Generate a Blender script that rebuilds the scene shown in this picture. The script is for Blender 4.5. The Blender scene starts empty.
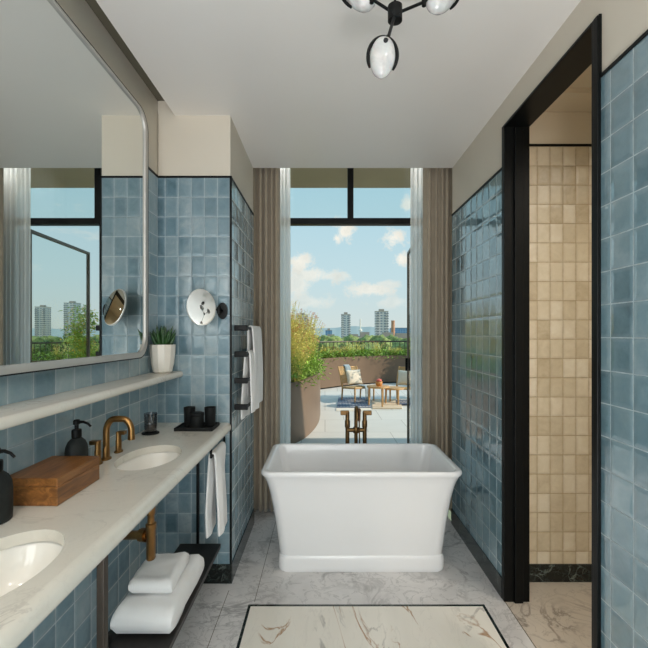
import bpy, bmesh, math, random
from mathutils import Vector, Matrix, noise
random.seed(7)
sc = bpy.context.scene
COL = sc.collection
PI = math.pi
F, CX, CY, H = 440.0, 325.0, 334.0, 1.40      # focal length (px), vanishing point (px), eye height (m)

def gx(px, d): return (px - CX) * d / F        # lateral metres of a photo column at distance d
def gz(py, d): return H + (CY - py) * d / F    # height of a photo row at distance d

# ------------------------------------------------------------------ materials
def S(r, g, b):
    f = lambda c: c / 12.92 if c <= .04045 else ((c + .055) / 1.055) ** 2.4
    return (f(r / 255), f(g / 255), f(b / 255), 1)

class NT:
    def __init__(s, name):
        s.m = bpy.data.materials.new(name); s.m.use_nodes = True
        s.t = s.m.node_tree; s.n = s.t.nodes; s.l = s.t.links
        s.b = s.n['Principled BSDF']; s.out = s.n['Material Output']
    def node(s, typ, **kw):
        n = s.n.new(typ)
        for k, v in kw.items(): setattr(n, k, v)
        return n
    def put(s, sock, v):
        if hasattr(v, 'links') or isinstance(v, bpy.types.NodeSocket): s.l.new(v, sock)
        else: sock.default_value = v
    def math(s, op, a, b=None, c=None, clamp=False):
        n = s.node('ShaderNodeMath', operation=op); n.use_clamp = clamp
        s.put(n.inputs[0], a)
        if b is not None: s.put(n.inputs[1], b)
        if c is not None: s.put(n.inputs[2], c)
        return n.outputs[0]
    def mix(s, f, a, b, blend='MIX'):
        n = s.node('ShaderNodeMix', data_type='RGBA', blend_type=blend)
        s.put(n.inputs[0], f); s.put(n.inputs[6], a); s.put(n.inputs[7], b)
        return n.outputs[2]
    def ramp(s, f, stops, interp='LINEAR'):
        n = s.node('ShaderNodeValToRGB'); n.color_ramp.interpolation = interp
        e = n.color_ramp.elements
        while len(e) < len(stops): e.new(.5)
        for i, (p, c) in enumerate(stops):
            e[i].position = p; e[i].color = c if len(c) == 4 else (*c, 1)
        s.put(n.inputs[0], f); return n.outputs[0]
    def noise(s, vec, scale, detail=3, rough=.5, dist=0):
        n = s.node('ShaderNodeTexNoise')
        if vec is not None: s.l.new(vec, n.inputs['Vector'])
        n.inputs['Scale'].default_value = scale; n.inputs['Detail'].default_value = detail
        n.inputs['Roughness'].default_value = rough; n.inputs['Distortion'].default_value = dist
        return n.outputs[0]
    def coord(s, which='Object'):
        return s.node('ShaderNodeTexCoord').outputs[which]
    def scale(s, vec, x, y, z, loc=(0, 0, 0), rot=(0, 0, 0)):
        n = s.node('ShaderNodeMapping'); s.l.new(vec, n.inputs[0])
        n.inputs['Scale'].default_value = (x, y, z); n.inputs['Location'].default_value = loc
        n.inputs['Rotation'].default_value = rot
        return n.outputs[0]
    def bump(s, h, strength, dist=.01):
        n = s.node('ShaderNodeBump'); s.put(n.inputs['Height'], h)
        n.inputs['Strength'].default_value = strength; n.inputs['Distance'].default_value = dist
        s.l.new(n.outputs[0], s.b.inputs['Normal'])
    def set(s, col=None, rough=None, metal=None, **kw):
        if col is not None: s.put(s.b.inputs['Base Color'], col)
        if rough is not None: s.put(s.b.inputs['Roughness'], rough)
        if metal is not None: s.put(s.b.inputs['Metallic'], metal)
        for k, v in kw.items(): s.put(s.b.inputs[k.replace('_', ' ')], v)
        return s

def plain(name, col, rough=.5, metal=0, var=.12, vscale=12, bump=0, bscale=60, **kw):
    t = NT(name); n = t.noise(t.coord(), vscale, 4)
    lo = tuple(c * (1 - var) for c in col[:3]) + (1,); hi = tuple(min(1, c * (1 + var)) for c in col[:3]) + (1,)
    t.set(t.ramp(n, [(.3, lo), (.7, hi)]), rough, metal, **kw)
    if bump: t.bump(t.noise(t.coord(), bscale, 3), bump, .004)
    return t.m

def tile_mat(name, w, h, u0, v0, cols, grout, gw=.0022, rough=.17, ior=1.5, tilt=.6, wav=.5):
    t = NT(name); uv = t.coord('UV'); sp = t.node('ShaderNodeSeparateXYZ'); t.l.new(uv, sp.inputs[0])
    U = t.math('DIVIDE', t.math('SUBTRACT', sp.outputs[0], u0), w)
    V = t.math('DIVIDE', t.math('SUBTRACT', sp.outputs[1], v0), h)
    fu, fv = t.math('FRACT', U), t.math('FRACT', V)
    cb = t.node('ShaderNodeCombineXYZ'); t.put(cb.inputs[0], t.math('FLOOR', U)); t.put(cb.inputs[1], t.math('FLOOR', V))
    wn = t.node('ShaderNodeTexWhiteNoise', noise_dimensions='2D'); t.l.new(cb.outputs[0], wn.inputs['Vector'])
    r = wn.outputs['Value']; rs = t.node('ShaderNodeSeparateColor'); t.l.new(wn.outputs['Color'], rs.inputs[0])
    off = t.node('ShaderNodeVectorMath', operation='MULTIPLY_ADD')       # each tile its own patch of glaze
    t.l.new(wn.outputs['Color'], off.inputs[0]); off.inputs[1].default_value = (9, 9, 9); t.l.new(uv, off.inputs[2])
    du = t.math('MULTIPLY', t.math('MINIMUM', fu, t.math('SUBTRACT', 1, fu)), w)
    dv = t.math('MULTIPLY', t.math('MINIMUM', fv, t.math('SUBTRACT', 1, fv)), h)
    e = t.math('MINIMUM', du, dv)
    wob = t.math('MULTIPLY', t.math('SUBTRACT', t.noise(uv, 45, 2), .5), gw * 1.4)
    e = t.math('ADD', e, wob)
    tilem = t.math('DIVIDE', t.math('SUBTRACT', e, gw * .5), gw * .5, clamp=True)
    rim = t.math('DIVIDE', e, .016, clamp=True)
    cloudy = t.noise(off.outputs[0], 9, 5, .6, .6)
    k = t.math('ADD', t.math('MULTIPLY', r, .74), t.math('MULTIPLY', t.math('SUBTRACT', cloudy, .5), .9))
    k = t.math('ADD', k, .13)
    fine = t.noise(off.outputs[0], 38, 5, .65, .4)
    k = t.math('ADD', k, t.math('MULTIPLY', t.math('SUBTRACT', fine, .5), .35))
    n = len(cols)
    c = t.ramp(k, [(i / (n - 1), q) for i, q in enumerate(cols)])
    c = t.mix(t.math('MULTIPLY', t.math('SUBTRACT', 1, rim), .28), c, grout)
    c = t.mix(tilem, grout, c)
    t.set(c, t.math('ADD', t.math('MULTIPLY', t.math('SUBTRACT', 1, tilem), .6), rough), IOR=ior)
    hgt = t.math('ADD', t.math('MULTIPLY', t.math('SUBTRACT', rs.outputs[0], .5), t.math('MULTIPLY', fu, w * .05 * tilt)),
                 t.math('MULTIPLY', t.math('SUBTRACT', rs.outputs[1], .5), t.math('MULTIPLY', fv, h * .05 * tilt)))
    hgt = t.math('ADD', hgt, t.math('MULTIPLY', t.noise(off.outputs[0], 16, 2, .45), .0022 * wav))
    hgt = t.math('ADD', hgt, t.math('MULTIPLY', t.noise(off.outputs[0], 70, 2), .00016 * wav))
    hgt = t.math('ADD', hgt, t.math('MULTIPLY', rim, .0012))
    hgt = t.math('MULTIPLY', hgt, tilem)
    b = t.node('ShaderNodeBump'); t.put(b.inputs['Height'], hgt); b.inputs['Strength'].default_value = 1.0; b.inputs['Distance'].default_value = 1.0
    t.l.new(b.outputs[0], t.b.inputs['Normal'])
    return t.m

BLUES = [S(82, 106, 116), S(98, 124, 135), S(114, 139, 149), S(134, 153, 160), S(164, 176, 180)]
DEEP = [S(82, 108, 118), S(98, 128, 139), S(112, 142, 153), S(127, 154, 163), S(148, 169, 177)]
SAND = [S(184, 166, 136), S(204, 188, 160), S(216, 201, 174), S(224, 210, 186), S(234, 223, 202)]
TW = .107
BLUES_REFLECT = [S(116, 140, 150), S(132, 157, 168), S(146, 169, 178), S(162, 180, 186), S(180, 192, 196)]  # same blue tiles, lightened so the colour carries their reflections
M = {}
M['tile_end'] = tile_mat('blue_tile_end', .0735, .111, -.531, 2.28, BLUES, S(166, 180, 186))
M['tile_left'] = tile_mat('blue_tile_left', .116, .111, 1.418, 2.28, BLUES_REFLECT, S(196, 205, 208))
M['tile_alcove'] = tile_mat('blue_tile_alcove', TW, .111, 2.473, 2.28, BLUES_REFLECT, S(196, 205, 208), ior=1.9, rough=.1, tilt=.7)
M['tile_right'] = tile_mat('blue_tile_right', TW, .111, 1.4497, 2.276, DEEP, S(166, 182, 188), rough=.08, ior=2.4, tilt=.45, wav=.4)
M['tile_sand'] = tile_mat('sand_tile', .073, .109, 1.2, 2.46, SAND, S(178, 156, 124), rough=.34)

def marble(name, base, cloud, vein, vs=3.2, rough=.25, amt=.75, gold=None, stretch=(1, 1, 1), rot=0, thin=.03, fine=1, off=(0, 0, 0)):
    t = NT(name); co = t.scale(t.coord(), *stretch, loc=off, rot=(0, 0, rot))
    n1 = t.noise(co, vs * .45, 5, .6, .8)
    c = t.mix(t.ramp(n1, [(.35, (0, 0, 0)), (.7, (1, 1, 1))]), base, cloud)
    def veins(sc_, w, o):
        m = t.scale(co, 1, 1, 1, loc=o)
        n = t.noise(m, sc_, 6, .58, 1.1)
        d = t.math('ABSOLUTE', t.math('SUBTRACT', n, .5))
        return t.math('SUBTRACT', 1, t.math('DIVIDE', d, w, clamp=True))
    gate = t.ramp(t.noise(co, vs * .7, 2), [(.42, (0, 0, 0)), (.6, (1, 1, 1))])
    v = t.math('MULTIPLY', veins(vs * .55, thin, (3, 1, 0)), gate)
    v2 = t.math('MULTIPLY', veins(vs * 1.6, thin * .7, (7, 4, 2)), .45 * fine)
    c = t.mix(t.math('MULTIPLY', t.math('MAXIMUM', v, v2), amt), c, vein)
    if gold is not None:
        g = t.math('MULTIPLY', veins(vs * .5, thin * .6, (1, 9, 5)), t.ramp(t.noise(co, vs * .6, 1), [(.5, (0, 0, 0)), (.56, (1, 1, 1))]))
        c = t.mix(t.math('MULTIPLY', g, .9), c, gold)
    t.set(c, rough)
    return t
M['floor'] = marble('grey_marble', S(218, 215, 213), S(190, 188, 187), S(118, 116, 116), 5.2, .28, .7, rot=.5, thin=.03, fine=1.5).m
M['inlay'] = marble('white_marble', S(236, 231, 221), S(224, 219, 208), S(128, 122, 116), 2.6, .25, .8, gold=S(158, 112, 58), stretch=(2.2, .55, 1), rot=.12, thin=.016, fine=.3, off=(3.3, 5.1, 0)).m
M['counter'] = marble('counter_marble', S(222, 216, 204), S(212, 206, 194), S(160, 152, 144), 6, .16, .45, thin=.014, fine=.6).m
M['green_marble'] = marble('dark_green_marble', S(12, 18, 17), S(18, 26, 24), S(120, 130, 124), 14, .18, .75, thin=.02).m
M['plaster'] = plain('plaster', S(210, 201, 186), .55, var=.02, vscale=2)
M['plaster_warm'] = plain('plaster_warm', S(206, 192, 168), .6, var=.02, vscale=2)
M['ceiling'] = plain('ceiling_paint', S(229, 225, 220), .34, var=.015, vscale=1.5)
M['slot'] = plain('slot_paint', S(96, 92, 78), .6, var=.03)
M['black'] = plain('black_metal', S(11, 12, 12), .45, 0, var=.15, Specular_IOR_Level=.18)
M['doorblack'] = plain('black_lacquer', S(7, 9, 9), .42, 0, var=.15, Specular_IOR_Level=.18)
M['matte_black'] = plain('matte_black', S(22, 24, 24), .6, 0, var=.2, vscale=20, Specular_IOR_Level=.25)
M['soap'] = plain('black_stoneware', S(30, 33, 32), .6, 0, var=.25, vscale=30, bump=.15, Specular_IOR_Level=.3)
M['dark_wood'] = NT('dark_wood')
t = M['dark_wood']; t.set(t.ramp(t.noise(t.scale(t.coord(), 60, 4, 60), 1, 4), [(.3, S(20, 16, 13)), (.7, S(36, 30, 26))]), .42); M['dark_wood'] = t.m
t = NT('walnut'); co = t.scale(t.coord(), 26, 3.5, 42)
n = t.noise(co, 1.3, 5, .6, .9)
t.set(t.ramp(n, [(.25, S(88, 50, 20)), (.5, S(130, 84, 40)), (.75, S(174, 114, 58))]), .38); t.bump(n, .15, .002); M['walnut'] = t.m
M['brass'] = plain('aged_brass', S(150, 112, 68), .34, 1.0, var=.18, vscale=25)
M['brass_dark'] = plain('dark_brass', S(112, 86, 56), .4, 1.0, var=.15, vscale=25)
M['bronze'] = plain('bronze_frame', S(46, 38, 28), .45, .3, var=.2)
M['nickel'] = plain('satin_nickel', S(186, 182, 176), .36, .35, var=.05)
M['mirror'] = NT('mirror_glass').set(S(232, 236, 234), .008, 1.0).m
M['mirror_edge'] = plain('mirror_edge', S(226, 225, 220), .3, .2, var=.03)
M['acrylic'] = plain('white_acrylic', S(240, 239, 239), .22, 0, var=.008, vscale=2, Coat_Weight=.3)
M['ceramic'] = plain('ceramic', S(236, 232, 224), .1, 0, var=.01)
M['pot'] = plain('cream_ceramic', S(226, 218, 206), .42, 0, var=.03)
M['soil'] = plain('soil', S(54, 42, 32), .95, var=.4, vscale=60)
def cloth(name, col, bscale=220, bstr=.35, var=.04, rough=.9, weave=None):
    t = NT(name); co = t.coord(); n = t.noise(co, bscale, 2)
    lo = tuple(c * (1 - var) for c in col[:3]) + (1,); hi = tuple(min(1, c * (1 + var)) for c in col[:3]) + (1,)
    t.set(t.ramp(t.noise(co, 14, 3), [(.3, lo), (.7, hi)]), rough, Sheen_Weight=.25)
    t.bump(n, bstr, .003); return t.m
M['terry'] = cloth('white_terry', S(234, 232, 230), 420, .6, .02)
M['drape'] = cloth('taupe_drape', S(160, 147, 128), 300, .25, .05)
M['cushion'] = cloth('cream_cushion', S(226, 218, 204), 200, .4)
M['throw'] = cloth('grey_blue_throw', S(156, 174, 186), 150, .5, .15)
t = NT('sheer_voile')
tr = t.node('ShaderNodeBsdfTransparent'); tl = t.node('ShaderNodeBsdfTranslucent'); df = t.node('ShaderNodeBsdfDiffuse')
tl.inputs[0].default_value = S(248, 249, 248); df.inputs[0].default_value = S(248, 249, 248)
m1 = t.node('ShaderNodeMixShader'); m1.inputs[0].default_value = .25; t.l.new(tl.outputs[0], m1.inputs[1]); t.l.new(df.outputs[0], m1.inputs[2])
lw = t.node('ShaderNodeLayerWeight'); lw.inputs[0].default_value = .35
m2 = t.node('ShaderNodeMixShader')
t.l.new(t.math('ADD', t.math('MULTIPLY', lw.outputs['Facing'], .1), .88, clamp=True), m2.inputs[0])
t.l.new(tr.outputs[0], m2.inputs[1]); t.l.new(m1.outputs[0], m2.inputs[2]); t.l.new(m2.outputs[0], t.out.inputs[0]); M['sheer'] = t.m
def glass(name, tint=(1, 1, 1, 1), gl=.12, rough=0.0):
    t = NT(name); tr = t.node('ShaderNodeBsdfTransparent'); tr.inputs[0].default_value = tint
    g = t.node('ShaderNodeBsdfGlossy'); g.inputs['Roughness'].default_value = rough
    fr = t.node('ShaderNodeFresnel'); fr.inputs[0].default_value = 1.45
    m = t.node('ShaderNodeMixShader'); ge = t.node('ShaderNodeNewGeometry')
    t.l.new(t.math('MULTIPLY', t.math('ADD', t.math('MULTIPLY', fr.outputs[0], .8), gl * .1, clamp=True), t.math('SUBTRACT', 1, ge.outputs['Backfacing'])), m.inputs[0])
    t.l.new(tr.outputs[0], m.inputs[1]); t.l.new(g.outputs[0], m.inputs[2]); t.l.new(m.outputs[0], t.out.inputs[0]); return t.m
M['glass'] = glass('window_glass', (.96, .98, .97, 1))
M['smoke_glass'] = glass('smoked_glass', (.70, .69, .70, 1), 1.0)
t = NT('alabaster_glass'); n = t.noise(t.coord(), 22, 4, .6, .8)
t.set(t.ramp(n, [(.3, S(176, 175, 173)), (.7, S(216, 214, 211))]), .16, Transmission_Weight=.25, Subsurface_Weight=.15); M['alabaster'] = t.m
M['agave'] = plain('succulent_green', S(44, 78, 38), .4, var=.4, vscale=30)
M['teak'] = plain('teak', S(196, 156, 106), .55, var=.15, vscale=20)
M['cord'] = plain('paper_cord', S(206, 176, 130), .8, var=.15, vscale=60, bump=.4, bscale=150)
M['cord_dark'] = plain('brown_leather', S(112, 72, 46), .6, var=.2)
M['planter'] = plain('bronze_planter', S(128, 108, 92), .42, .25, var=.06, vscale=3)
M['terracotta'] = plain('orange_pot', S(216, 150, 88), .6, var=.1)
M['bloom'] = plain('pink_bloom', S(222, 112, 104), .7, var=.3, vscale=80)
t = NT('striped_rug'); co = t.coord(); sp = t.node('ShaderNodeSeparateXYZ'); t.l.new(co, sp.inputs[0])
st = t.math('GREATER_THAN', t.math('FRACT', t.math('MULTIPLY', sp.outputs[1], 5.0)), .62)
st2 = t.math('GREATER_THAN', t.math('FRACT', t.math('MULTIPLY', sp.outputs[0], 16)), .5)
t.set(t.mix(t.math('MULTIPLY', st, t.math('ADD', .6, t.math('MULTIPLY', st2, .4))), S(66, 86, 122), S(206, 212, 220)), .95); M['rug_navy'] = t.m
M['rug_cream'] = cloth('cream_rug', S(216, 200, 176), 90, .5, .06)
M['fringe'] = cloth('white_fringe', S(232, 228, 218), 90, .5, .03)
t = NT('terrace_pavers'); co = t.coord(); br = t.node('ShaderNodeTexBrick'); t.l.new(co, br.inputs['Vector'])
br.inputs['Scale'].default_value = 1; br.inputs['Brick Width'].default_value = .62; br.inputs['Row Height'].default_value = .9
br.inputs['Mortar Size'].default_value = .006; br.inputs['Color1'].default_value = S(228, 229, 228); br.inputs['Color2'].default_value = S(222, 224, 224); br.inputs['Mortar'].default_value = S(186, 187, 186)
t.set(t.mix(t.math('MULTIPLY', t.noise(co, 3, 4), .2), br.outputs[0], S(170, 168, 162)), .8); M['pavers'] = t.m
M['soffit'] = plain('soffit_render', S(176, 158, 128), .7, var=.05, vscale=4)
M['render'] = plain('facade_render', S(190, 180, 164), .8, var=.06, vscale=4)
M['rail'] = plain('rail_metal', S(70, 66, 62), .5, .3, var=.1)
M['leaf'] = plain('leaf_green', S(146, 180, 78), .55, var=.45, vscale=9)
M['leaf_dark'] = plain('leaf_dark', S(60, 104, 40), .55, var=.45, vscale=9)
M['straw'] = plain('straw_grass', S(230, 222, 140), .7, var=.3, vscale=12)
M['rust_flower'] = plain('rust_flower', S(206, 122, 92), .7, var=.4, vscale=30)
M['yellow'] = plain('yellow_flower', S(232, 196, 60), .7, var=.2, vscale=30)
M['tree'] = plain('tree_canopy', S(128, 148, 92), .9, var=.5, vscale=5)
M['bark'] = plain('bark', S(104, 88, 70), .9, var=.3)
M['city_ground'] = plain('city_ground', S(150, 156, 128), .95, var=.3, vscale=.02)
M['hills'] = plain('haze_tinted_hills', S(168, 190, 200), 1, var=.06, vscale=.004)  # aerial haze is mixed into the hills' base colour
def facade(name, wallc, winc, fw, fh, ax=.62, ay=.55):
    t = NT(name); sp = t.node('ShaderNodeSeparateXYZ'); t.l.new(t.coord('UV'), sp.inputs[0])
    a = t.math('LESS_THAN', t.math('FRACT', t.math('DIVIDE', sp.outputs[0], fw)), ax)
    b = t.math('LESS_THAN', t.math('FRACT', t.math('DIVIDE', sp.outputs[1], fh)), ay)
    w = t.math('MULTIPLY', a, b)
    t.set(t.mix(w, wallc, winc), t.math('SUBTRACT', .8, t.math('MULTIPLY', w, .6))); return t.m
M['tower_a'] = facade('tower_pale', S(226, 226, 226), S(150, 164, 180), 5.2, 3.2)
M['tower_b'] = facade('tower_grey', S(216, 214, 214), S(140, 152, 168), 4.4, 3.4)
M['brick_block'] = facade('brick_block', S(188, 140, 112), S(110, 106, 108), 5, 3.4, .4, .5)
M['white_block'] = facade('white_block', S(224, 216, 204), S(140, 146, 152), 6, 3.4, .5, .45)
M['blue_block'] = facade('blue_glass_block', S(120, 160, 196), S(96, 138, 182), 5, 3.4, .7, .7)
M['roofing'] = plain('flat_roof', S(168, 162, 154), .9, var=.1, vscale=.2)
M['white_steel'] = plain('white_steel', S(236, 236, 232), .5, var=.03)
M['brick'] = plain('chimney_brick', S(196, 148, 120), .9, var=.15, vscale=1)

# ------------------------------------------------------------------ mesh builder
class B:
    def __init__(s): s.bm = bmesh.new()
    def box(s, x0, x1, y0, y1, z0, z1, rot=None, mi=0):
        r = bmesh.ops.create_cube(s.bm, size=1)
        c = Vector(((x0 + x1) / 2, (y0 + y1) / 2, (z0 + z1) / 2))
        mt = Matrix.Translation(c) @ (rot.to_4x4() if rot else Matrix()) @ Matrix.Diagonal((abs(x1 - x0), abs(y1 - y0), abs(z1 - z0), 1))
        bmesh.ops.transform(s.bm, matrix=mt, verts=r['verts'])
        for f in {f for v in r['verts'] for f in v.link_faces}: f.material_index = mi
        return s
    def rings(s, rings, closed=True, cap0=True, cap1=True, mi=0):
        vs = [[s.bm.verts.new(p) for p in r] for r in rings]; n = len(vs[0])
        for a, b in zip(vs, vs[1:]):
            for i in range(n if closed else n - 1):
                j = (i + 1) % n
                f = s.bm.faces.new((a[i], a[j], b[j], b[i])); f.material_index = mi
        if cap0: s.bm.faces.new(list(reversed(vs[0]))).material_index = mi
        if cap1: s.bm.faces.new(vs[-1]).material_index = mi
        return s
    def lathe(s, prof, c, n=28, sx=1, sy=1, cap0=True, cap1=True):
        R = [[(c[0] + r * sx * math.cos(2 * PI * i / n), c[1] + r * sy * math.sin(2 * PI * i / n), c[2] + z) for i in range(n)] for r, z in prof]
        return s.rings(R, True, cap0, cap1)
    def tube(s, pts, r, n=12, caps=True, sx=1.0):
        pts = [Vector(p) for p in pts]; R = []; up = None
        for i, p in enumerate(pts):
            a = pts[max(0, i - 1)]; b = pts[min(len(pts) - 1, i + 1)]; d = (b - a).normalized()
            if up is None:
                up = Vector((0, 0, 1)) if abs(d.z) < .9 else Vector((1, 0, 0))
            side = d.cross(up).normalized(); up = side.cross(d).normalized()
            rr = r[i] if isinstance(r, (list, tuple)) else r
            R.append([p + side * math.cos(2 * PI * k / n) * rr + up * math.sin(2 * PI * k / n) * rr for k in range(n)])
        return s.rings(R, True, caps, caps)
    def grid(s, fn, nu, nv):
        vs = [[s.bm.verts.new(fn(i / nu, j / nv)) for i in range(nu + 1)] for j in range(nv + 1)]
        for j in range(nv):
            for i in range(nu): s.bm.faces.new((vs[j][i], vs[j][i + 1], vs[j + 1][i + 1], vs[j + 1][i]))
        return s
    def prism(s, outline, z0, z1):          # outline: (x, y) counter-clockwise
        return s.rings([[(x, y, z0) for x, y in outline], [(x, y, z1) for x, y in outline]])
    def leaf(s, p, d, ln, w, bend=.3):
        d = Vector(d).normalized(); sd = d.cross(Vector((0, 0, 1)))
        sd = sd.normalized() if sd.length > .01 else Vector((1, 0, 0)); dn = Vector((0, 0, -1))
        p = Vector(p); m = p + d * ln * .5; e = p + d * ln + dn * ln * bend
        v = [s.bm.verts.new(q) for q in (p, m + sd * w / 2, e, m - sd * w / 2)]
        s.bm.faces.new(v)
        return s

ROOT = {}
def obj(name, b, mat, parent=None, smooth=False, bevel=0, seg=2, solid=0, sub=0, uv=False, angle=40):
    me = bpy.data.meshes.new(name); bm = b.bm
    bmesh.ops.recalc_face_normals(bm, faces=bm.faces)
    if uv:
        ul = bm.loops.layers.uv.new('UVMap')
        for f in bm.faces:
            nx, ny, nz = (abs(c) for c in f.normal)
            for l in f.loops:
                x, y, z = l.vert.co
                l[ul].uv = (x, z) if ny >= nx and ny >= nz else ((y, z) if nx >= nz else (x, y))
    off = None
    if parent is not None:
        off = ROOT[parent.name]; bmesh.ops.translate(bm, verts=bm.verts, vec=-off)
    bm.to_mesh(me); bm.free()
    for m_ in (mat if isinstance(mat, list) else [mat]): me.materials.append(m_)
    if smooth:
        for p in me.polygons: p.use_smooth = True
        me.set_sharp_from_angle(angle=math.radians(angle))
    o = bpy.data.objects.new(name, me); COL.objects.link(o)
    if parent is not None:
        o.parent = parent; ROOT[o.name] = off
    else:
        ROOT[o.name] = Vector((0, 0, 0))
    if solid:
        q = o.modifiers.new('Solidify', 'SOLIDIFY'); q.thickness = solid; q.offset = 0
    if bevel:
        q = o.modifiers.new('Bevel', 'BEVEL'); q.width = bevel; q.segments = seg; q.limit_method = 'ANGLE'; q.angle_limit = math.radians(35)
    if sub:
        q = o.modifiers.new('Subsurf', 'SUBSURF'); q.levels = sub; q.render_levels = sub
    return o
def thing(name, label, cat, loc, group=None):
    o = bpy.data.objects.new(name, None); COL.objects.link(o); o.location = loc; o.empty_display_size = .05
    ROOT[o.name] = Vector(loc)
    return tag(o, label, cat, group)
def tag(o, label, cat, group=None, kind=None):
    o['label'] = label; o['category'] = cat
    if group: o['group'] = group
    if kind: o['kind'] = kind
    return o
def struct(name, b, mat, label=None, **kw):
    o = obj(name, b, mat, **kw); o['kind'] = 'structure'
    if label: o['label'] = label
    return o
def copy_tree(o, parent=None):
    c = o.copy(); COL.objects.link(c)
    if parent is not None: c.parent = parent
    ROOT[c.name] = ROOT.get(o.name, Vector((0, 0, 0)))
    for ch in list(o.children): copy_tree(ch, c)
    return c

# ------------------------------------------------------------------ room shell
XL, XR, XA = -.939, .941, -.529          # left wall, right wall, alcove wall
YE, YP, YW, YB = 2.473, 3.26, 3.90, -1.7 # niche end wall, pocket edge, window plane, rear wall
ZC, ZT = 2.63, 2.285                     # ceiling, top of tiling
DN, DF, DH = 1.545, 2.300, 2.482         # doorway: near and far jamb, head height

ix0, ix1, iy0, iy1 = -.382, .810, .15, 2.262
bw = .014
fl = B()
fl.box(-1.06, ix0 - bw, YB, YW + .1, -.12, 0).box(ix1 + bw, XR + .0, YB, YW + .1, -.12, 0).box(ix0 - bw, ix1 + bw, iy1 + bw, YW + .1, -.12, 0).box(ix0 - bw, ix1 + bw, YB, iy0 - bw, -.12, 0)
struct('floor', fl, M['floor'], 'veined grey marble floor around the tub and vanity')
struct('floor_inlay', B().box(ix0, ix1, iy0, iy1, -.12, 0), M['inlay'], 'white marble floor panel with gold veins inside the dark border')
tb = B()
for a in ((ix0 - bw, ix0, iy0 - bw, iy1 + bw), (ix1, ix1 + bw, iy0 - bw, iy1 + bw), (ix0, ix1, iy1, iy1 + bw), (ix0, ix1, iy0 - bw, iy0)): tb.box(*a, -.1, .0012)
struct('floor_trim', tb, M['green_marble'], 'thin dark line framing the white marble floor panel')
struct('floor_joint', B().box(-.5265, -.5235, 1.0, 2.4, -.01, .0006).box(-.37, -.367, 2.3, 3.3, -.01, .0006), M['slot'], 'fine joints between grey marble floor slabs')

struct('wall_left', B().box(XL - .12, XL, YB, YE + .1, 0, ZT - .006), M['tile_left'], 'blue glazed tile wall behind the vanity', uv=True)
struct('wall_left_upper', B().box(XL - .12, XL - .004, YB, YE + .1, ZT - .006, 2.80), M['plaster'], 'pale plaster above the blue tiles behind the mirror')
wb = B().box(XL, XA, YE, YE + .09, 0, ZT - .006)
struct('wall_end', wb, M['tile_end'], 'blue tiled end wall facing the camera beside the tub', uv=True)
struct('wall_alcove', B().box(XA - .09, XA - .0005, YE + .0902, YP, 0, ZT - .006), M['tile_alcove'], 'blue tiled side wall with the towel rail', uv=True)
struct('wall_alcove_corner', B().box(XA - .002, XA, YE + .004, YE + .0902, 0, ZT - .006), M['tile_alcove'], uv=True)
struct('wall_end_upper', B().box(XL, XA - .004, YE + .004, YP, ZT - .006, 2.80), M['plaster'], 'pale plaster above the end wall tiles')
tr = B()
tr.box(XL, XA + .003, YE - .004, YE + .02, ZT - .008, ZT + .003).box(XA - .02, XA + .003, YE - .004, YP, ZT - .008, ZT + .003)
tr.box(XL - .02, XL + .004, YB, YE, ZT - .008, ZT + .003).box(XA - .006, XA + .005, YE - .005, YE + .006, 0, ZT + .003)
struct('trim_1', tr, M['doorblack'], 'thin black edging along the top and corner of the left tiling')
struct('baseboard_left', B().box(XL, XA + .006, YE - .006, YE + .01, 0, .108).box(XA - .02, XA + .006, YE, YP, 0, .108).box(XL, XL + .006, YB, YE, 0, .108), M['green_marble'], 'dark marble skirting along the left tiles')

rw = B().box(XR, XR + .12, YB, DN - .045, 0, ZT - .008)
struct('wall_right', rw, M['tile_right'], 'blue tiled wall in front of the black doorway', uv=True)
struct('wall_right_far', B().box(XR, XR + .12, DF, YP, 0, ZT - .008), M['tile_right'], 'glossy blue tiled wall beside the tub', uv=True)
ru = B().box(XR + .003, XR + .12, YB, DN - .045, ZT - .008, 2.80).box(XR + .003, XR + .12, DF, YP, ZT - .008, 2.80).box(XR + .003, XR + .12, DN - .045, DF, DH + .012, 2.80)
struct('wall_right_upper', ru, M['plaster'], 'pale plaster above the right wall tiles and doorway')
struct('trim_2', B().box(XR - .004, XR + .02, YB, DN - .045, ZT - .012, ZT).box(XR - .004, XR + .02, DF + .03, YP, ZT - .012, ZT), M['doorblack'], 'thin black edging along the top of the right tiling')
struct('baseboard_right', B().box(XR - .007, XR + .01, DF + .03, YP, 0, .108).box(XR - .007, XR + .01, YB, DN - .046, 0, .108), M['green_marble'], 'dark marble skirting along the right tiles')
dj = B()
dj.box(XR - .006, XR + .128, DF - .002, DF + .03, 0, DH + .012).box(XR + .045, XR + .09, DF - .016, DF, 0, DH - .004)
dj.box(XR - .006, XR + .128, DN - .044, DN, 0, DH + .012).box(XR + .06, XR + .09, DN, DN + .004, 0, DH)
dj.box(XR - .013, XR, DN - .045, DN - .022, 0, DH + .006)
dj.box(XR - .006, XR + .128, DN, DF, DH, DH + .013)
struct('door_1', dj, M['doorblack'], 'black door frame opening onto the cream tiled room', bevel=.002)

cl = B().box(-.845, XR + .12, YB, YP - .1, ZC, ZC + .09).box(-.845, XR + .12, YP - .1, YP, ZC, 3.1).box(XL - .12, -.845, YE + .01, YP, ZC + .012, 3.1)
struct('ceiling', cl, M['ceiling'], 'smooth pale grey ceiling')
struct('ceiling_slot', B().box(XL - .12, -.80, YB, YE + .1, 2.712, 2.76).box(-.847, -.845, YB, YE, ZC + .004, 2.712), M['slot'], 'dark recessed slot between ceiling and mirror wall')
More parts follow.
